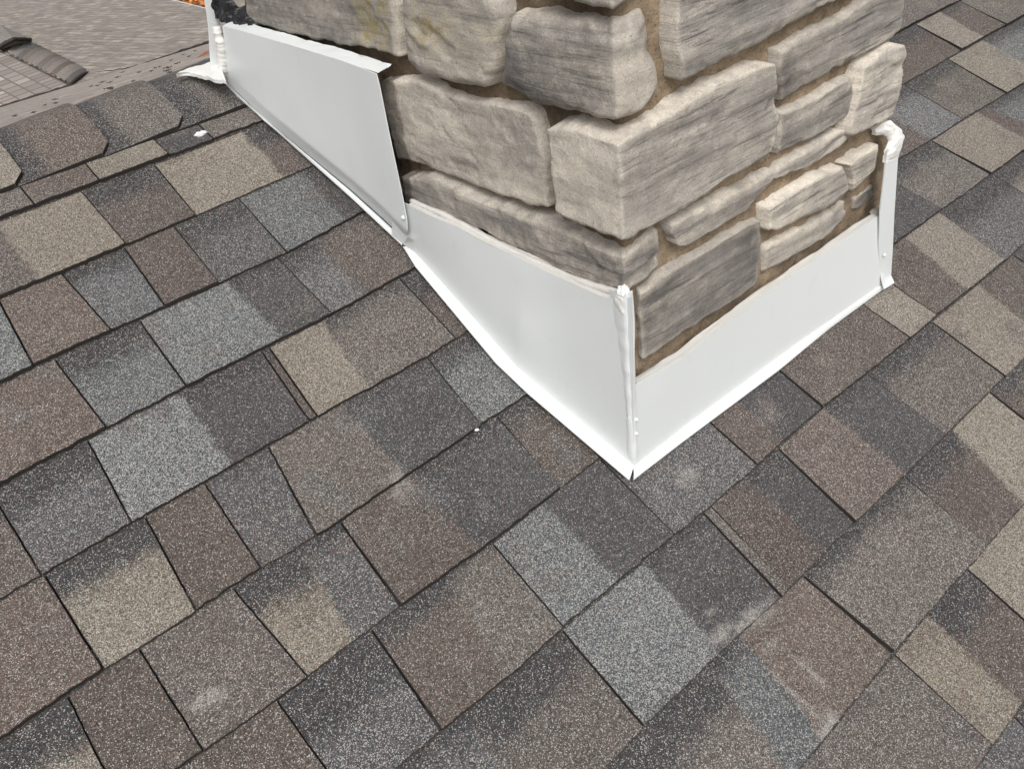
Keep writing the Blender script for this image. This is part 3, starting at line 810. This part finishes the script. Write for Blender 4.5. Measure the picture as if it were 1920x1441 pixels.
# --- lower side piece, wraps the corner
low = empty('side_flashing', 'white metal side flashing of the lower step, running to the front corner', 'flashing', 'white flashing pieces round the chimney')
lsT = [(735,372),(762,382),(816,408),(858,426),(895,447),(937,468),(973,484),(1040,517),(1123,553),(1153,562),(1186,556)]
lsB = [(735,440),(783,480),(973,693),(1140,833),(1187,873)]
G, n = sheet(lsT, lsB, None, [(1186,556),(1188,700),(1187,873)], 'L', 0, 5, .0014, 90, 46)
wv = np.exp(-((G[..., 1] + .66) ** 2 + (G[..., 2] + .17) ** 2) / .0016)
G = G + NL * (.0022 * wv)[..., None]
b = MB(); thick_sheet(b, G, n); b.build('panel', M_WHITE, low)
# return round the corner on to the front
fr = [(1186,556),(1193,600),(1194,700),(1194,790),(1187,873)]
Gc = []
for t in np.linspace(0, 1, 60):
    y = 556 + (873 - 556) * t
    p = hitL((1186 + 2 * math.sin(math.pi * t), y), 0)
    p[0] = XC; p[1] = YC
    wd = .010 + .002 * math.sin(9 * t)
    Gc.append([p + np.array([-.0012, -.0012, 0]) * 0 + np.array([x, -.0018 if x > 0 else 0, 0]) for x in np.linspace(0, wd, 5)])
b = MB(); thick_sheet(b, np.array(Gc), NF, .0012); b.build('corner_return', M_WHITE, low)
hem([(775,470),(783,480),(973,693),(1140,833),(1187,873)], [(756,462),(779,499),(930,680),(990,737),(1180,899)], 'L', .02, .0165, 0.0, 'hem', low)
ledge([(765,383),(816,408),(858,426),(895,447),(937,468),(973,484),(1040,517),(1123,553),(1153,562)], 'L', .000, .016, .001, low, 11, M_SEALG, 'sealant_strip')
smear([(772,376),(830,402),(880,428),(930,455),(985,482),(1050,510),(1110,535),(1165,550)], .010, .0042, 12, low, M_SEALG)
# lump of sealant on the corner and a skin of it down the edge
def lump(center, rad, seed, parent, mat, name='sealant_lump', amp=.35, res=40):
    V = []; F = []
    for j in range(res + 1):
        th = math.pi * j / res
        for i in range(res):
            ph = 2 * math.pi * i / res
            V.append((math.sin(th) * math.cos(ph), math.sin(th) * math.sin(ph), math.cos(th)))
    V = np.array(V); r = 1 + amp * fbm(V * 2.2 + seed, seed) + amp * .45 * fbm(V * 6 + seed, seed + 2)
    V = V * r[:, None] * np.asarray(rad) + np.asarray(center)
    for j in range(res):
        for i in range(res):
            F.append((j * res + i, j * res + (i + 1) % res, (j + 1) * res + (i + 1) % res, (j + 1) * res + i)[::-1])
    return mkobj(name, V, F, mat, parent)
pc = hitL((1180, 572), 0)
lump((XC + .006, YC + .009, pc[2] - .004), (.0098, .0118, .022), 3, low, M_SEAL, amp=.24, res=44)
zt = hitL((1186, 560), 0)[2]; zb = hitL((1187, 858), 0)[2]
rows = []
for t in np.linspace(0, 1, 80):
    z = zt + (zb - zt) * t; wv = 1 - .62 * sstep(t, 0, .75) + .16 * float(n2(t * 9, 1.0, 91)); hh = .0020 * (1 + .5 * float(n2(t * 14, 3.0, 93)))
    rows.append([(XC - .0002, YC + .026 * wv, z), (XC - hh * .5, YC + .020 * wv, z), (XC - hh, YC + .011 * wv, z), (XC - hh, YC + .004, z), (XC - hh * .75, YC - hh * .75, z),
                 (XC + .004, YC - hh - .0012, z), (XC + .008, YC - hh * .9 - .001, z), (XC + .0112, YC - .0004, z)])
b = MB(); b.grid(np.array(rows), (1, 1, 1, 1), 0, flip=False); b.build('sealant_skin', M_WHITE, low)
rivet((1193, 786), 'F', -.003, low, .003); rivet((1193, 812), 'F', -.003, low, .003)

# --- upper side piece, laps over the lower one
upp = empty('side_flashing', 'tall white metal side flashing of the upper step, reaching up to the ridge', 'flashing', 'white flashing pieces round the chimney')
DU = -.004
G, n = sheet([(417,49),(450,57),(560,90),(640,114),(709,137)], [(428,152),(500,222),(660,352),(730,415),(763,445)],
             [(417,49),(423,100),(428,152)], [(709,137),(715,160),(733,250),(755,350),(761,383),(766,412),(767,432),(763,445)], 'L', DU, 8, .0014, 90, 44)
# the lower tip lifts off a little
tip = sstep(G[..., 1], -.30, -.42)
G = G + NL * (.004 * (1 - sstep(G[..., 1], -.42, -.30)))[..., None]
b = MB(); thick_sheet(b, G, n, .0018); b.build('panel', M_WHITE, upp)
hem([(428,152),(500,222),(660,352),(730,415),(763,445)], [(424,158),(445,180),(545,268),(660,371),(754,459)], 'L', .02, .018, DU - .004, 'hem', upp, 3)
ledge([(417,49),(450,57),(560,90),(640,114),(709,137)], 'L', DU, .020, .004, upp, 14, M_WHITE)
smear([(450,52),(520,72),(600,94),(660,108),(720,124)], .018, .005, 15, upp, M_SEALG)
rivet((756, 408), 'L', DU - .0045, upp)
# curled tab end of the hem
Tq = [hitL(p, DU - .004) for p in [(763,446),(775,450)]]
b = MB(); A0 = hitL((764,443), -.004); A1 = hitL((776,449), -.004); A2 = W @ np.array([*roofuv((756,460), .012), .012]); A3 = W @ np.array([*roofuv((768,458), .012), .012])
thick_sheet(b, coons([A0, A1], [A2, A3], [A0, A2], [A1, A3], 6, 6), ROOFN, .001); b.build('hem_tab', M_WHITE, upp)

# --- front apron
apr = empty('apron_flashing', 'white metal apron flashing along the foot of the front stone face', 'flashing', 'white flashing pieces round the chimney')
G, n = sheet([(1191,722),(1280,669),(1430,553),(1540,480),(1580,451),(1635,413),(1650,404)], [(1187,873),(1280,800),(1480,653),(1643,538),(1662,526)], None, None, 'F', -.001, 21, .0010, 80, 30)
b = MB(); thick_sheet(b, G, n); b.build('panel', M_WHITE, apr)
hem([(1187,873),(1280,800),(1480,653),(1643,538),(1664,526)], [(1188,899),(1280,828),(1460,694),(1557,614),(1672,530)], 'F', .02, .0135, -.001, 'hem', apr, 5)
ledge([(1197,720),(1280,669),(1430,553),(1540,480),(1580,451),(1635,413),(1650,404)], 'F', -.001, .012, .001, apr, 22, M_SEALG, 'sealant_strip')
smear([(1206,706),(1280,660),(1350,606),(1430,548),(1500,500),(1580,446),(1640,404)], .012, .0045, 23, apr, M_SEALG, face='F')
lump(hitF((1642, 398), .012), (.009, .008, .006), 6, apr, M_SEALG, 'sealant_lump')

# --- right hand return strip with its sealant curl
ret = empty('corner_flashing', 'narrow upright white metal strip closing the right front corner', 'flashing', 'white flashing pieces round the chimney')
G, n = sheet([(1664,280),(1684,284)], [(1652,540),(1671,528)], [(1664,280),(1660,310),(1650,400),(1648,463),(1650,510),(1652,540)],
             [(1684,284),(1684,296),(1677,400),(1674,469),(1671,516),(1671,528)], 'F', -.006, 31, .0012, 12, 70)
b = MB(); thick_sheet(b, G, n, .0018)
E_ = G[:, -1]
thick_sheet(b, np.stack([E_, E_ + np.array([.001, .004, 0]), E_ + np.array([.001, .009, 0])], 1), np.array([1.0, 0, 0]), .0015)
b.build('strip', M_WHITE, ret)
rivet((1658, 478), 'F', -.0075, ret, .0035)
To = [(1640,242),(1656,229),(1671,226),(1689,242),(1696,256),(1691,274),(1684,298)]
Bi = [(1642,254),(1656,253),(1667,257),(1673,266),(1669,276),(1664,288),(1661,306)]
dd_ = (.016, .010, .004, -.002, -.005, -.006, -.0065)
To = np.array([hitF(p, d) for p, d in zip(To, dd_)]); Bi = np.array([hitF(p, d) for p, d in zip(Bi, dd_)])
G = coons(To, Bi, [To[0], Bi[0]], [To[-1], Bi[-1]], 70, 16)
tv = np.linspace(0, 1, 16)[:, None]; tu = np.linspace(0, 1, 70)[None, :]
puff = .0052 * np.sin(math.pi * tv) ** .6 * np.sin(math.pi * np.clip(tu * 1.05, 0, 1)) ** .5 * (1 + .5 * n2(tu * 7, tv * 3, 44)) + .0018 * n2(tu * 16, tv * 5, 45)
G[..., 1] -= puff
b = MB(); thick_sheet(b, G, NF, .006); b.build('sealant_curl', M_SEAL, ret)

# --- saddle flashing at the ridge, back left corner
sad = empty('saddle_flashing', 'white metal saddle flashing on the ridge behind a knobbly sealant bead', 'flashing', 'white flashing pieces round the chimney')
YB = hitL((423, 150), 0)[1] + .004
hb = lambda p, d=0: hit(p, np.array([0, -1.0, 0]), np.array([0, YB + d, 0]))
Tp = [hb((381, -22)), hb((404, -30))]; Bp = [hb((396, 132)), hb((424, 152))]
G = coons(Tp, Bp, [Tp[0], hb((384, 1)), hb((387, 20)), hb((391, 50)), Bp[0]], [Tp[1], hb((405, 10)), hb((412, 40)), hb((421, 100)), Bp[1]], 14, 50)
G[..., 1] += .0015 * n2(G[..., 0] * 20, G[..., 2] * 20, 61)
b = MB(); thick_sheet(b, G, NF, .002); b.build('upright_flange', M_WHITE, sad)
beads = [(406,50),(409,62),(413,76),(416,90),(417,104),(419,117),(420,130),(419,143)]
V = []; 
b = MB()
P = resample([hitL(p, -.006) for p in beads], 90); i = np.arange(90)
b.tube(P, .0078 * (1 + .16 * np.abs(np.sin(i * .21 + .8 * n2(i * .1, i * 0, 64))) + .22 * n2(i * .16, i * 0, 66)), 14); b.build('sealant_bead', M_SEAL, sad)
lump(hitL((416, 144), -.006), (.012, .011, .009), 9, sad, M_SEAL)
# foot lying on the ridge cap
b = MB()
ft = [(331,141),(337,134),(350,129),(372,123),(394,117),(412,120)]
fb = [(331,139),(346,136),(365,138),(392,145),(400,149),(424,153)]
cz = CREST_V
Pt = [hit(p, np.array([0, 0, 1.0]), np.array([0, 0, P_CR[2] + .020])) for p in ft]
Pb = [hit(p, np.array([0, 0, 1.0]), np.array([0, 0, P_CR[2] + .017])) for p in fb]
G = coons(Pt, Pb, [Pt[0], Pb[0]], [Pt[-1], Pb[-1]], 50, 16)
G[..., 2] += .004 * n2(G[..., 0] * 45, G[..., 1] * 45, 68)
thick_sheet(b, G, np.array([0, 0, 1.0]), .006); b.build('sealed_foot', M_SEAL, sad)

# ================================================================== BEYOND THE RIDGE
crest = P_CR
YV = 6.4                                             # the valley, metres up from the chimney corner
vq = hit((250, 125), np.array([0, 1.0, 0]), np.array([0, YV, 0]))
e2 = vq - crest; e2[0] = 0
n2v = np.cross((1.0, 0, 0), e2); n2v /= np.linalg.norm(n2v)
if n2v[2] < 0: n2v = -n2v
def far_shingle(name, rowdir, seed, bw=.22, rh=.143, flat=.5, dark=.35, gain=1.0, streak=False):
    m, nt, bs = newmat(name, 0.9, 0.25)
    at = N(nt, 'ShaderNodeAttribute', attribute_name='uvw')
    mp = mapping(nt, at.outputs['Vector'], (1, 1, 1))
    br = N(nt, 'ShaderNodeTexBrick'); nt.links.new(mp, br.inputs['Vector'])
    br.offset = 0.37; br.offset_frequency = 1; br.squash = 0.7; br.squash_frequency = 3
    br.inputs['Scale'].default_value = 1.0; br.inputs['Brick Width'].default_value = bw; br.inputs['Row Height'].default_value = rh
    br.inputs['Mortar Size'].default_value = .009; br.inputs['Mortar Smooth'].default_value = .3
    br.inputs['Color1'].default_value = (0, 0, 0, 1); br.inputs['Color2'].default_value = (1, 1, 1, 1); br.inputs['Mortar'].default_value = (0, 0, 0, 1)
    sp = N(nt, 'ShaderNodeSeparateColor'); nt.links.new(br.outputs['Color'], sp.inputs[0])
    c = ramp(nt, sp.outputs[0], [(0.0, (.16, .14, .13)), (.30, (.215, .185, .166)), (.6, (.262, .228, .20)), (.78, (.235, .218, .208)), (.97, (.40, .36, .30))])
    nz = noise(nt, at.outputs['Vector'], 3, 4, .7)
    c = mixc(nt, mathn(nt, 'MULTIPLY', nz, flat), c, (.25, .217, .19))
    if streak:
        s1 = noise(nt, mapping(nt, at.outputs['Vector'], (3.2, 15, 1)), 1.0, 3, .6); s3 = noise(nt, mapping(nt, at.outputs['Vector'], (5, 30, 1)), 1.0, 2, .5)
        c = mixc(nt, ramp(nt, s1, [(.52, (0, 0, 0)), (.68, (.75, .75, .75))]), c, (.40, .365, .315))
        c = mixc(nt, ramp(nt, s3, [(.30, (.8, .8, .8)), (.46, (0, 0, 0))]), c, (.145, .128, .12))
    c = mixc(nt, mathn(nt, 'MULTIPLY', br.outputs['Fac'], dark), c, (.05, .045, .042))
    g = noise(nt, at.outputs['Vector'], 60, 3, .8)
    s = N(nt, 'ShaderNodeVectorMath', operation='SCALE'); nt.links.new(c, s.inputs[0]); nt.links.new(mathn(nt, 'MULTIPLY', mathn(nt, 'MULTIPLY_ADD', g, .5, .75), gain), s.inputs['Scale'])
    nt.links.new(s.outputs[0], bs.inputs['Base Color'])
    return m
def planar(name, quads, e1, nrm, mat, parent, th=.02, org=None):
    """quads: list of lists of world points; uv along e1 and up the slope"""
    e1 = np.asarray(e1, float) / np.linalg.norm(e1); e2_ = np.cross(nrm, e1)
    b = MB(); uv = []
    for q in quads:
        q = np.array(q); k = len(q)
        V = np.concatenate([q, q - np.asarray(nrm) * th])
        F = [tuple(range(k)), tuple(range(2 * k - 1, k - 1, -1))] + [(i, i + k, (i + 1) % k + k, (i + 1) % k) for i in range(k)]
        b.add(V, F, (1, 1, 1))
        uv += [(v @ e1, v @ e2_, 0) for v in V]
    o = mkobj(name, b.v, b.f, mat, parent, smooth=False)
    a = o.data.attributes.new('uvw', 'FLOAT_VECTOR', 'POINT'); a.data.foreach_set('vector', np.array(uv, np.float32).ravel())
    return o
hp2 = lambda p: hit(p, n2v, crest)
M_BACK = far_shingle('far_shingle_back', None, 1, .12, .09, .75, .10, 1.3)
# back slope of this roof down to the valley
pa = crest + np.array([-6, .0, 0]) - n2v * .006; pb = crest + np.array([4, 0, 0]) - n2v * .006
va = np.array([-6, vq[1], vq[2]]); vb = np.array([4.0, vq[1], vq[2]])
planar('back_slope', [[pa, pb, vb, va]], (1, 0, 0), n2v, M_BACK, shingle_roof, .01)

wing = empty('wing_roof', 'distant lower roof wing with streaky pale shingles beyond the ridge', 'roof')
# far slope: from the valley away, falling gently
PT = hit((325, 0), np.array([0, 1.0, 0]), np.array([0, YV + 2.9, 0]))
n1 = np.cross((1.0, 0, 0), PT - vq); n1 /= np.linalg.norm(n1)
pt2 = PT - vq
n1 = np.cross(np.array([1.0, 0, 0]), np.array([0, pt2[1], pt2[2]])); n1 /= np.linalg.norm(n1)
if n1[2] < 0: n1 = -n1
V0 = vq + n1 * .008
h1 = lambda p: hit(p, n1, V0)
rowdir = h1((320, 62)) - h1((60, 60))
M_FAR = far_shingle('far_shingle_slope', None, 2, .17, .085, .80, .10, 1.0, True)
g0, g1 = h1((325, 1)), h1((390, 17.5))
ed = (g1 - g0) / np.linalg.norm(g1 - g0)
ga, gb = g0 + (-ed if ed[1] < 0 else ed) * 0 - ed * 16.0, g1 + ed * 6.0
lw, rw = np.array([-9.5, V0[1], V0[2]]), None
# valley line end under the chimney
tr = (V0[1] - gb[1]) / ed[1]
gb = gb + ed * tr if abs(ed[1]) > .05 else gb
vl_end = gb if abs(gb[1] - V0[1]) < .05 else np.array([gb[0], V0[1], V0[2]])
far_l = ga + np.array([-26.0, 0, 0]); far_l[2] = V0[2] - ((far_l - V0)[:2] @ n1[:2]) / n1[2]
planar('far_slope', [[lw, vl_end, ga, far_l]], rowdir, n1, M_FAR, wing, .006)
# hip slope on the left with its rolled ridge
at_y = lambda p, y: hit(p, np.array([0, 1.0, 0]), np.array([0, y, 0]))
Y0 = YV - .06
A = at_y((131, 160), Y0); Bq = at_y((0, 95), Y0 + 1.15); w3 = at_y((0, 200), Y0)
n3 = np.cross(Bq - A, w3 - A); n3 /= np.linalg.norm(n3)
if n3[2] < 0: n3 = -n3
M_HIP = far_shingle('far_shingle_hip', None, 3, .095, .125, .35, .30, 1.05)
h3 = lambda p: hit(p, n3, A)
planar('hip_slope', [[h3((136, 158)), h3((-70, 59)), h3((-170, 150)), h3((-120, 237)), h3((0, 200)), h3((131, 160))]],
       h3((131, 160)) - h3((0, 95)), n3, M_HIP, wing, .03)
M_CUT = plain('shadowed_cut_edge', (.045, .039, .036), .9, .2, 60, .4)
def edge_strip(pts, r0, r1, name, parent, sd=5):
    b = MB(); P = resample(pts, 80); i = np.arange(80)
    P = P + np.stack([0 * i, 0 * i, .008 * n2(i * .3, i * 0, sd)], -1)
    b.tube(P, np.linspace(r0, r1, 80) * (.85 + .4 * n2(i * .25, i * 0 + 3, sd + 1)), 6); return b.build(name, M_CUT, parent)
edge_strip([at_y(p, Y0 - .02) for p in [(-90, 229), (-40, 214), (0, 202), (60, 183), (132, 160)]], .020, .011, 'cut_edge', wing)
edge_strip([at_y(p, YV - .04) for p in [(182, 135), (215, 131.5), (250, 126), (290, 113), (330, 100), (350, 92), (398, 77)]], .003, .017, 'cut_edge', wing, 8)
# rolled ridge shingles: each runs up the hip face, bends over the ridge and dies on the far slope
TIN = ['S', 'M', 'T', 'M', 'R', 'M', 'M', 'B', 'M', 'R', 'M', 'G', 'T', 'M', 'T', 'G', 'M', 'L', 'B', 'T', 'M', 'R', 'M', 'G']
nS = 18
for kx in range(nS):
    b = MB(); rows = []
    for sx in np.linspace(kx / nS, (kx + .97) / nS, 4):
        lo = np.array([133 - 163 * sx, 159 - 80 * sx])
        y0 = Y0 + 1.45 * sx
        big = .62
        p0 = at_y(lo, y0)
        c1 = at_y(lo + big * np.array([20, -20]), y0 + .10)
        c2 = at_y(lo + big * np.array([44, -44]), y0 + .25)
        p3 = at_y(lo + big * np.array([72, -32]), y0 + .55)
        seg = []
        for t in np.linspace(0, 1, 18):
            c_ = (1 - t) ** 3 * p0 + 3 * t * (1 - t) ** 2 * c1 + 3 * t * t * (1 - t) * c2 + t ** 3 * p3
            seg.append(c_ + n3 * (.022 * (sx * nS - kx)))
        rows.append(seg)
    rgb, sp_ = BL[TIN[kx]]
    cc = (np.array(rgb) * 1.2 + np.array([.07, .063, .055])) * (.62 + .75 * ((kx * 37) % 10) / 10)
    G = np.array(rows)
    b.grid(G, (*cc, .05), 0, flip=False)
    b.grid(np.stack([G[-1] - n3 * .020, G[-1]]), (.03, .03, .03, 0), 1); b.grid(np.stack([G[0] - n3 * .012, G[0]]), (.03, .03, .03, 0), 1)
    b.tube(G[0] + n3 * .006, .011, 5, (.03, .03, .03, 0), 1)
    b.build('ridge_cap', [M_SH, M_CUT], wing)
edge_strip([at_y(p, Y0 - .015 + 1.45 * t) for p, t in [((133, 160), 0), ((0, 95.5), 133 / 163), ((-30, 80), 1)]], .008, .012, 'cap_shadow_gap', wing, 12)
# ridge vent whose foam end shows
b = MB()
vp = [at_y(p, y) for p, y in [((57, 72), Y0 + 1.25), ((0, 46), Y0 + 1.9), ((-90, 6), Y0 + 2.9), ((-120, 60), Y0 + 2.6), ((0, 84), Y0 + 1.05), ((24, 70), Y0 + 1.0)]]
V = np.array(vp + [p - np.array([0, 0, .035]) for p in vp]); k = len(vp)
b.add(V, [tuple(range(k)), tuple(range(2 * k - 1, k - 1, -1))] + [(i, i + k, (i + 1) % k + k, (i + 1) % k) for i in range(k)], (.22, .20, .185, .05), [0] * 2 + [1] * k)
b.build('ridge_vent', [M_SH, M_CUT], wing, smooth=False)
edge_strip([at_y((57, 74), Y0 + 1.24), at_y((24, 73), Y0 + .99), at_y((0, 87), Y0 + 1.04), at_y((-40, 108), Y0 + 1.3)], .016, .018, 'foam_end', wing, 15)

# gutter along the far eave
gut = MB(); upz = np.array([0, 0, 1.0])
side = np.cross(ed, upz); side /= np.linalg.norm(side)
if side[0] < 0: side = -side
for (o0, o1, z0, z1) in ((-.05, -.038, -.10, -.005), (.06, .075, -.11, -.03), (-.05, .075, -.115, -.10)):
    a0 = ga + side * o0; a1 = ga + side * o1; c0 = gb + side * o0; c1 = gb + side * o1
    q = np.array([a0 + upz * z0, a1 + upz * z0, a1 + upz * z1, a0 + upz * z1, c0 + upz * z0, c1 + upz * z0, c1 + upz * z1, c0 + upz * z1])
    gut.add(q, [(0, 1, 2, 3), (4, 7, 6, 5), (0, 4, 5, 1), (1, 5, 6, 2), (2, 6, 7, 3), (3, 7, 4, 0)])
gut.build('gutter', M_WHITE, wing, smooth=False)

# ground far below and one orange tree beyond the gutter
GZ = -7.0
gm = plain('grey_green_ground', (.20, .20, .17), .95, .1, .8, .4)
o = mkobj('ground', [(-300, -300, GZ), (300, -300, GZ), (300, 300, GZ), (-300, 300, GZ)], [(0, 1, 2, 3)], gm, smooth=False)
o['kind'] = 'structure'
def autumn_tree():
    root = empty('autumn_tree', 'rusty orange autumn tree just beyond the far gutter', 'tree')
    c = hit((372, 4), np.array([0, 1.0, 0]), np.array([0, g1[1] + 6.5, 0]))
    leaf, nt, bs = newmat('orange_leaves', .8, .2)
    at = N(nt, 'ShaderNodeAttribute', attribute_name='tint'); nt.links.new(at.outputs['Color'], bs.inputs['Base Color'])
    b = MB(); rs = np.random.default_rng(5)
    for k in range(5200):
        d = rs.normal(size=3); d /= np.linalg.norm(d)
        r = rs.random() ** .4 * (1 + .3 * vnoise(d[None] * 2.5, 3)[0])
        p = c + d * r * np.array([1.1, 1.1, 1.3]) + np.array([.55, .3, -.75])
        t = rs.normal(size=3); t /= np.linalg.norm(t); u = np.cross(t, d + .01); u /= np.linalg.norm(u) + 1e-6
        s = .045 + .03 * rs.random()
        q = [p - t * s, p + u * s * .6, p + t * s, p - u * s * .6]
        cc = np.array([.50, .17, .045]) * (.6 + .9 * rs.random()); cc[1] *= .7 + .8 * rs.random()
        b.add(q, [(0, 1, 2, 3)], (*cc, 1))
    b.build('crown', leaf, root, smooth=False)
    b = MB(); bc = c + np.array([.55, .3, -.75])
    b.tube([(bc[0], bc[1], GZ), (bc[0] + .05, bc[1], GZ + 2), (bc[0], bc[1], bc[2] + .4)], [.16, .12, .05], 10)
    for k in range(6):
        a = k * 1.05; b.tube([bc + np.array([0, 0, -.9 + .2 * k]), bc + np.array([.7 * math.cos(a), .7 * math.sin(a), -.2 + .2 * k])], [.05, .015], 6)
    b.build('trunk', plain('bark', (.09, .07, .055), .95, .1, 20, .4), root)
autumn_tree()

# ================================================================== LITTER
M_LEAF = plain('dry_leaf', (.055, .045, .035), .9, .1, 50, .3)
M_LEAFO = plain('orange_leaf', (.30, .12, .05), .9, .1, 50, .3)
spots = [(205,170,9),(210,172,6),(185,164,5),(193,157,7),(208,158,6),(172,165,4),(316,137,8),(320,141,5),(262,139,5),(334,123,7),(356,109,5),(345,105,4),(367,98,4),(322,116,4),(292,131,4),(300,129,5),
         (231,138,6),(222,148,6),(105,190,6),(107,198,5),(66,216,5),(30,222,5),(86,201,4),(232,174,4),(252,157,4),(316,131,9),(285,137,4)]
for k, (x, y, wpx) in enumerate(spots):
    rs = np.random.default_rng(900 + k)
    p = hp2((x, y)) + n2v * .004
    dist = np.linalg.norm(p - CW); w = wpx * dist / FPX * .8
    V = []; F = []
    M_ = 9
    for i in range(M_):
        t = i / (M_ - 1) * 2 - 1
        hw = .16 * w * (1 - t * t) + .001
        V += [(t * w, -hw, .002 * t * t + .003 * rs.random()), (t * w, 0, .001 + .005 * abs(t) ** 2), (t * w, hw, .003 * (1 - t * t) + .003 * rs.random())]
    for i in range(M_ - 1):
        a = i * 3; F += [(a, a + 3, a + 4, a + 1), (a + 1, a + 4, a + 5, a + 2)]
    ang = rs.random() * .5 - .45
    R2 = np.array([[math.cos(ang), -math.sin(ang), 0], [math.sin(ang), math.cos(ang), 0], [0, 0, 1]])
    V = np.array(V) @ R2.T + p
    o = mkobj('fallen_leaf', V, F, M_LEAF)
    tag(o, 'small dark curled leaf lying on the pale back slope beyond the ridge', 'leaf', 'dark leaves strewn on the back slope')
for k, (x, y) in enumerate([(389, 103), (384, 108)]):
    p = hp2((x, y)) + n2v * .006
    V = np.array([(-.03, -.006, 0), (0, -.012, .004), (.03, 0, .002), (0, .012, .003)]) + p
    o = mkobj('fallen_leaf', V, [(0, 1, 2, 3)], M_LEAFO)
    tag(o, 'orange leaf lying on the back slope beside the white upright flange', 'leaf', 'orange leaves by the flange')
def roof_bit(name, p, h, size, label, cat, mat, seed):
    q = roofuv(p, h); c = W @ np.array([*q, h])
    o = lump(c, size, seed, None, mat, name, .6, 16)
    return tag(o, label, cat)
roof_bit('sealant_scrap', (377, 251), .011, (.011, .0045, .0045), 'torn white scrap of sealant caught under the ridge cap edge', 'scrap', M_SEAL, 4)
roof_bit('white_chip', (891, 803), .007, (.0035, .0065, .003), 'tiny pale chip lying on a dark shingle left of the front corner', 'chip', M_SEAL, 5)
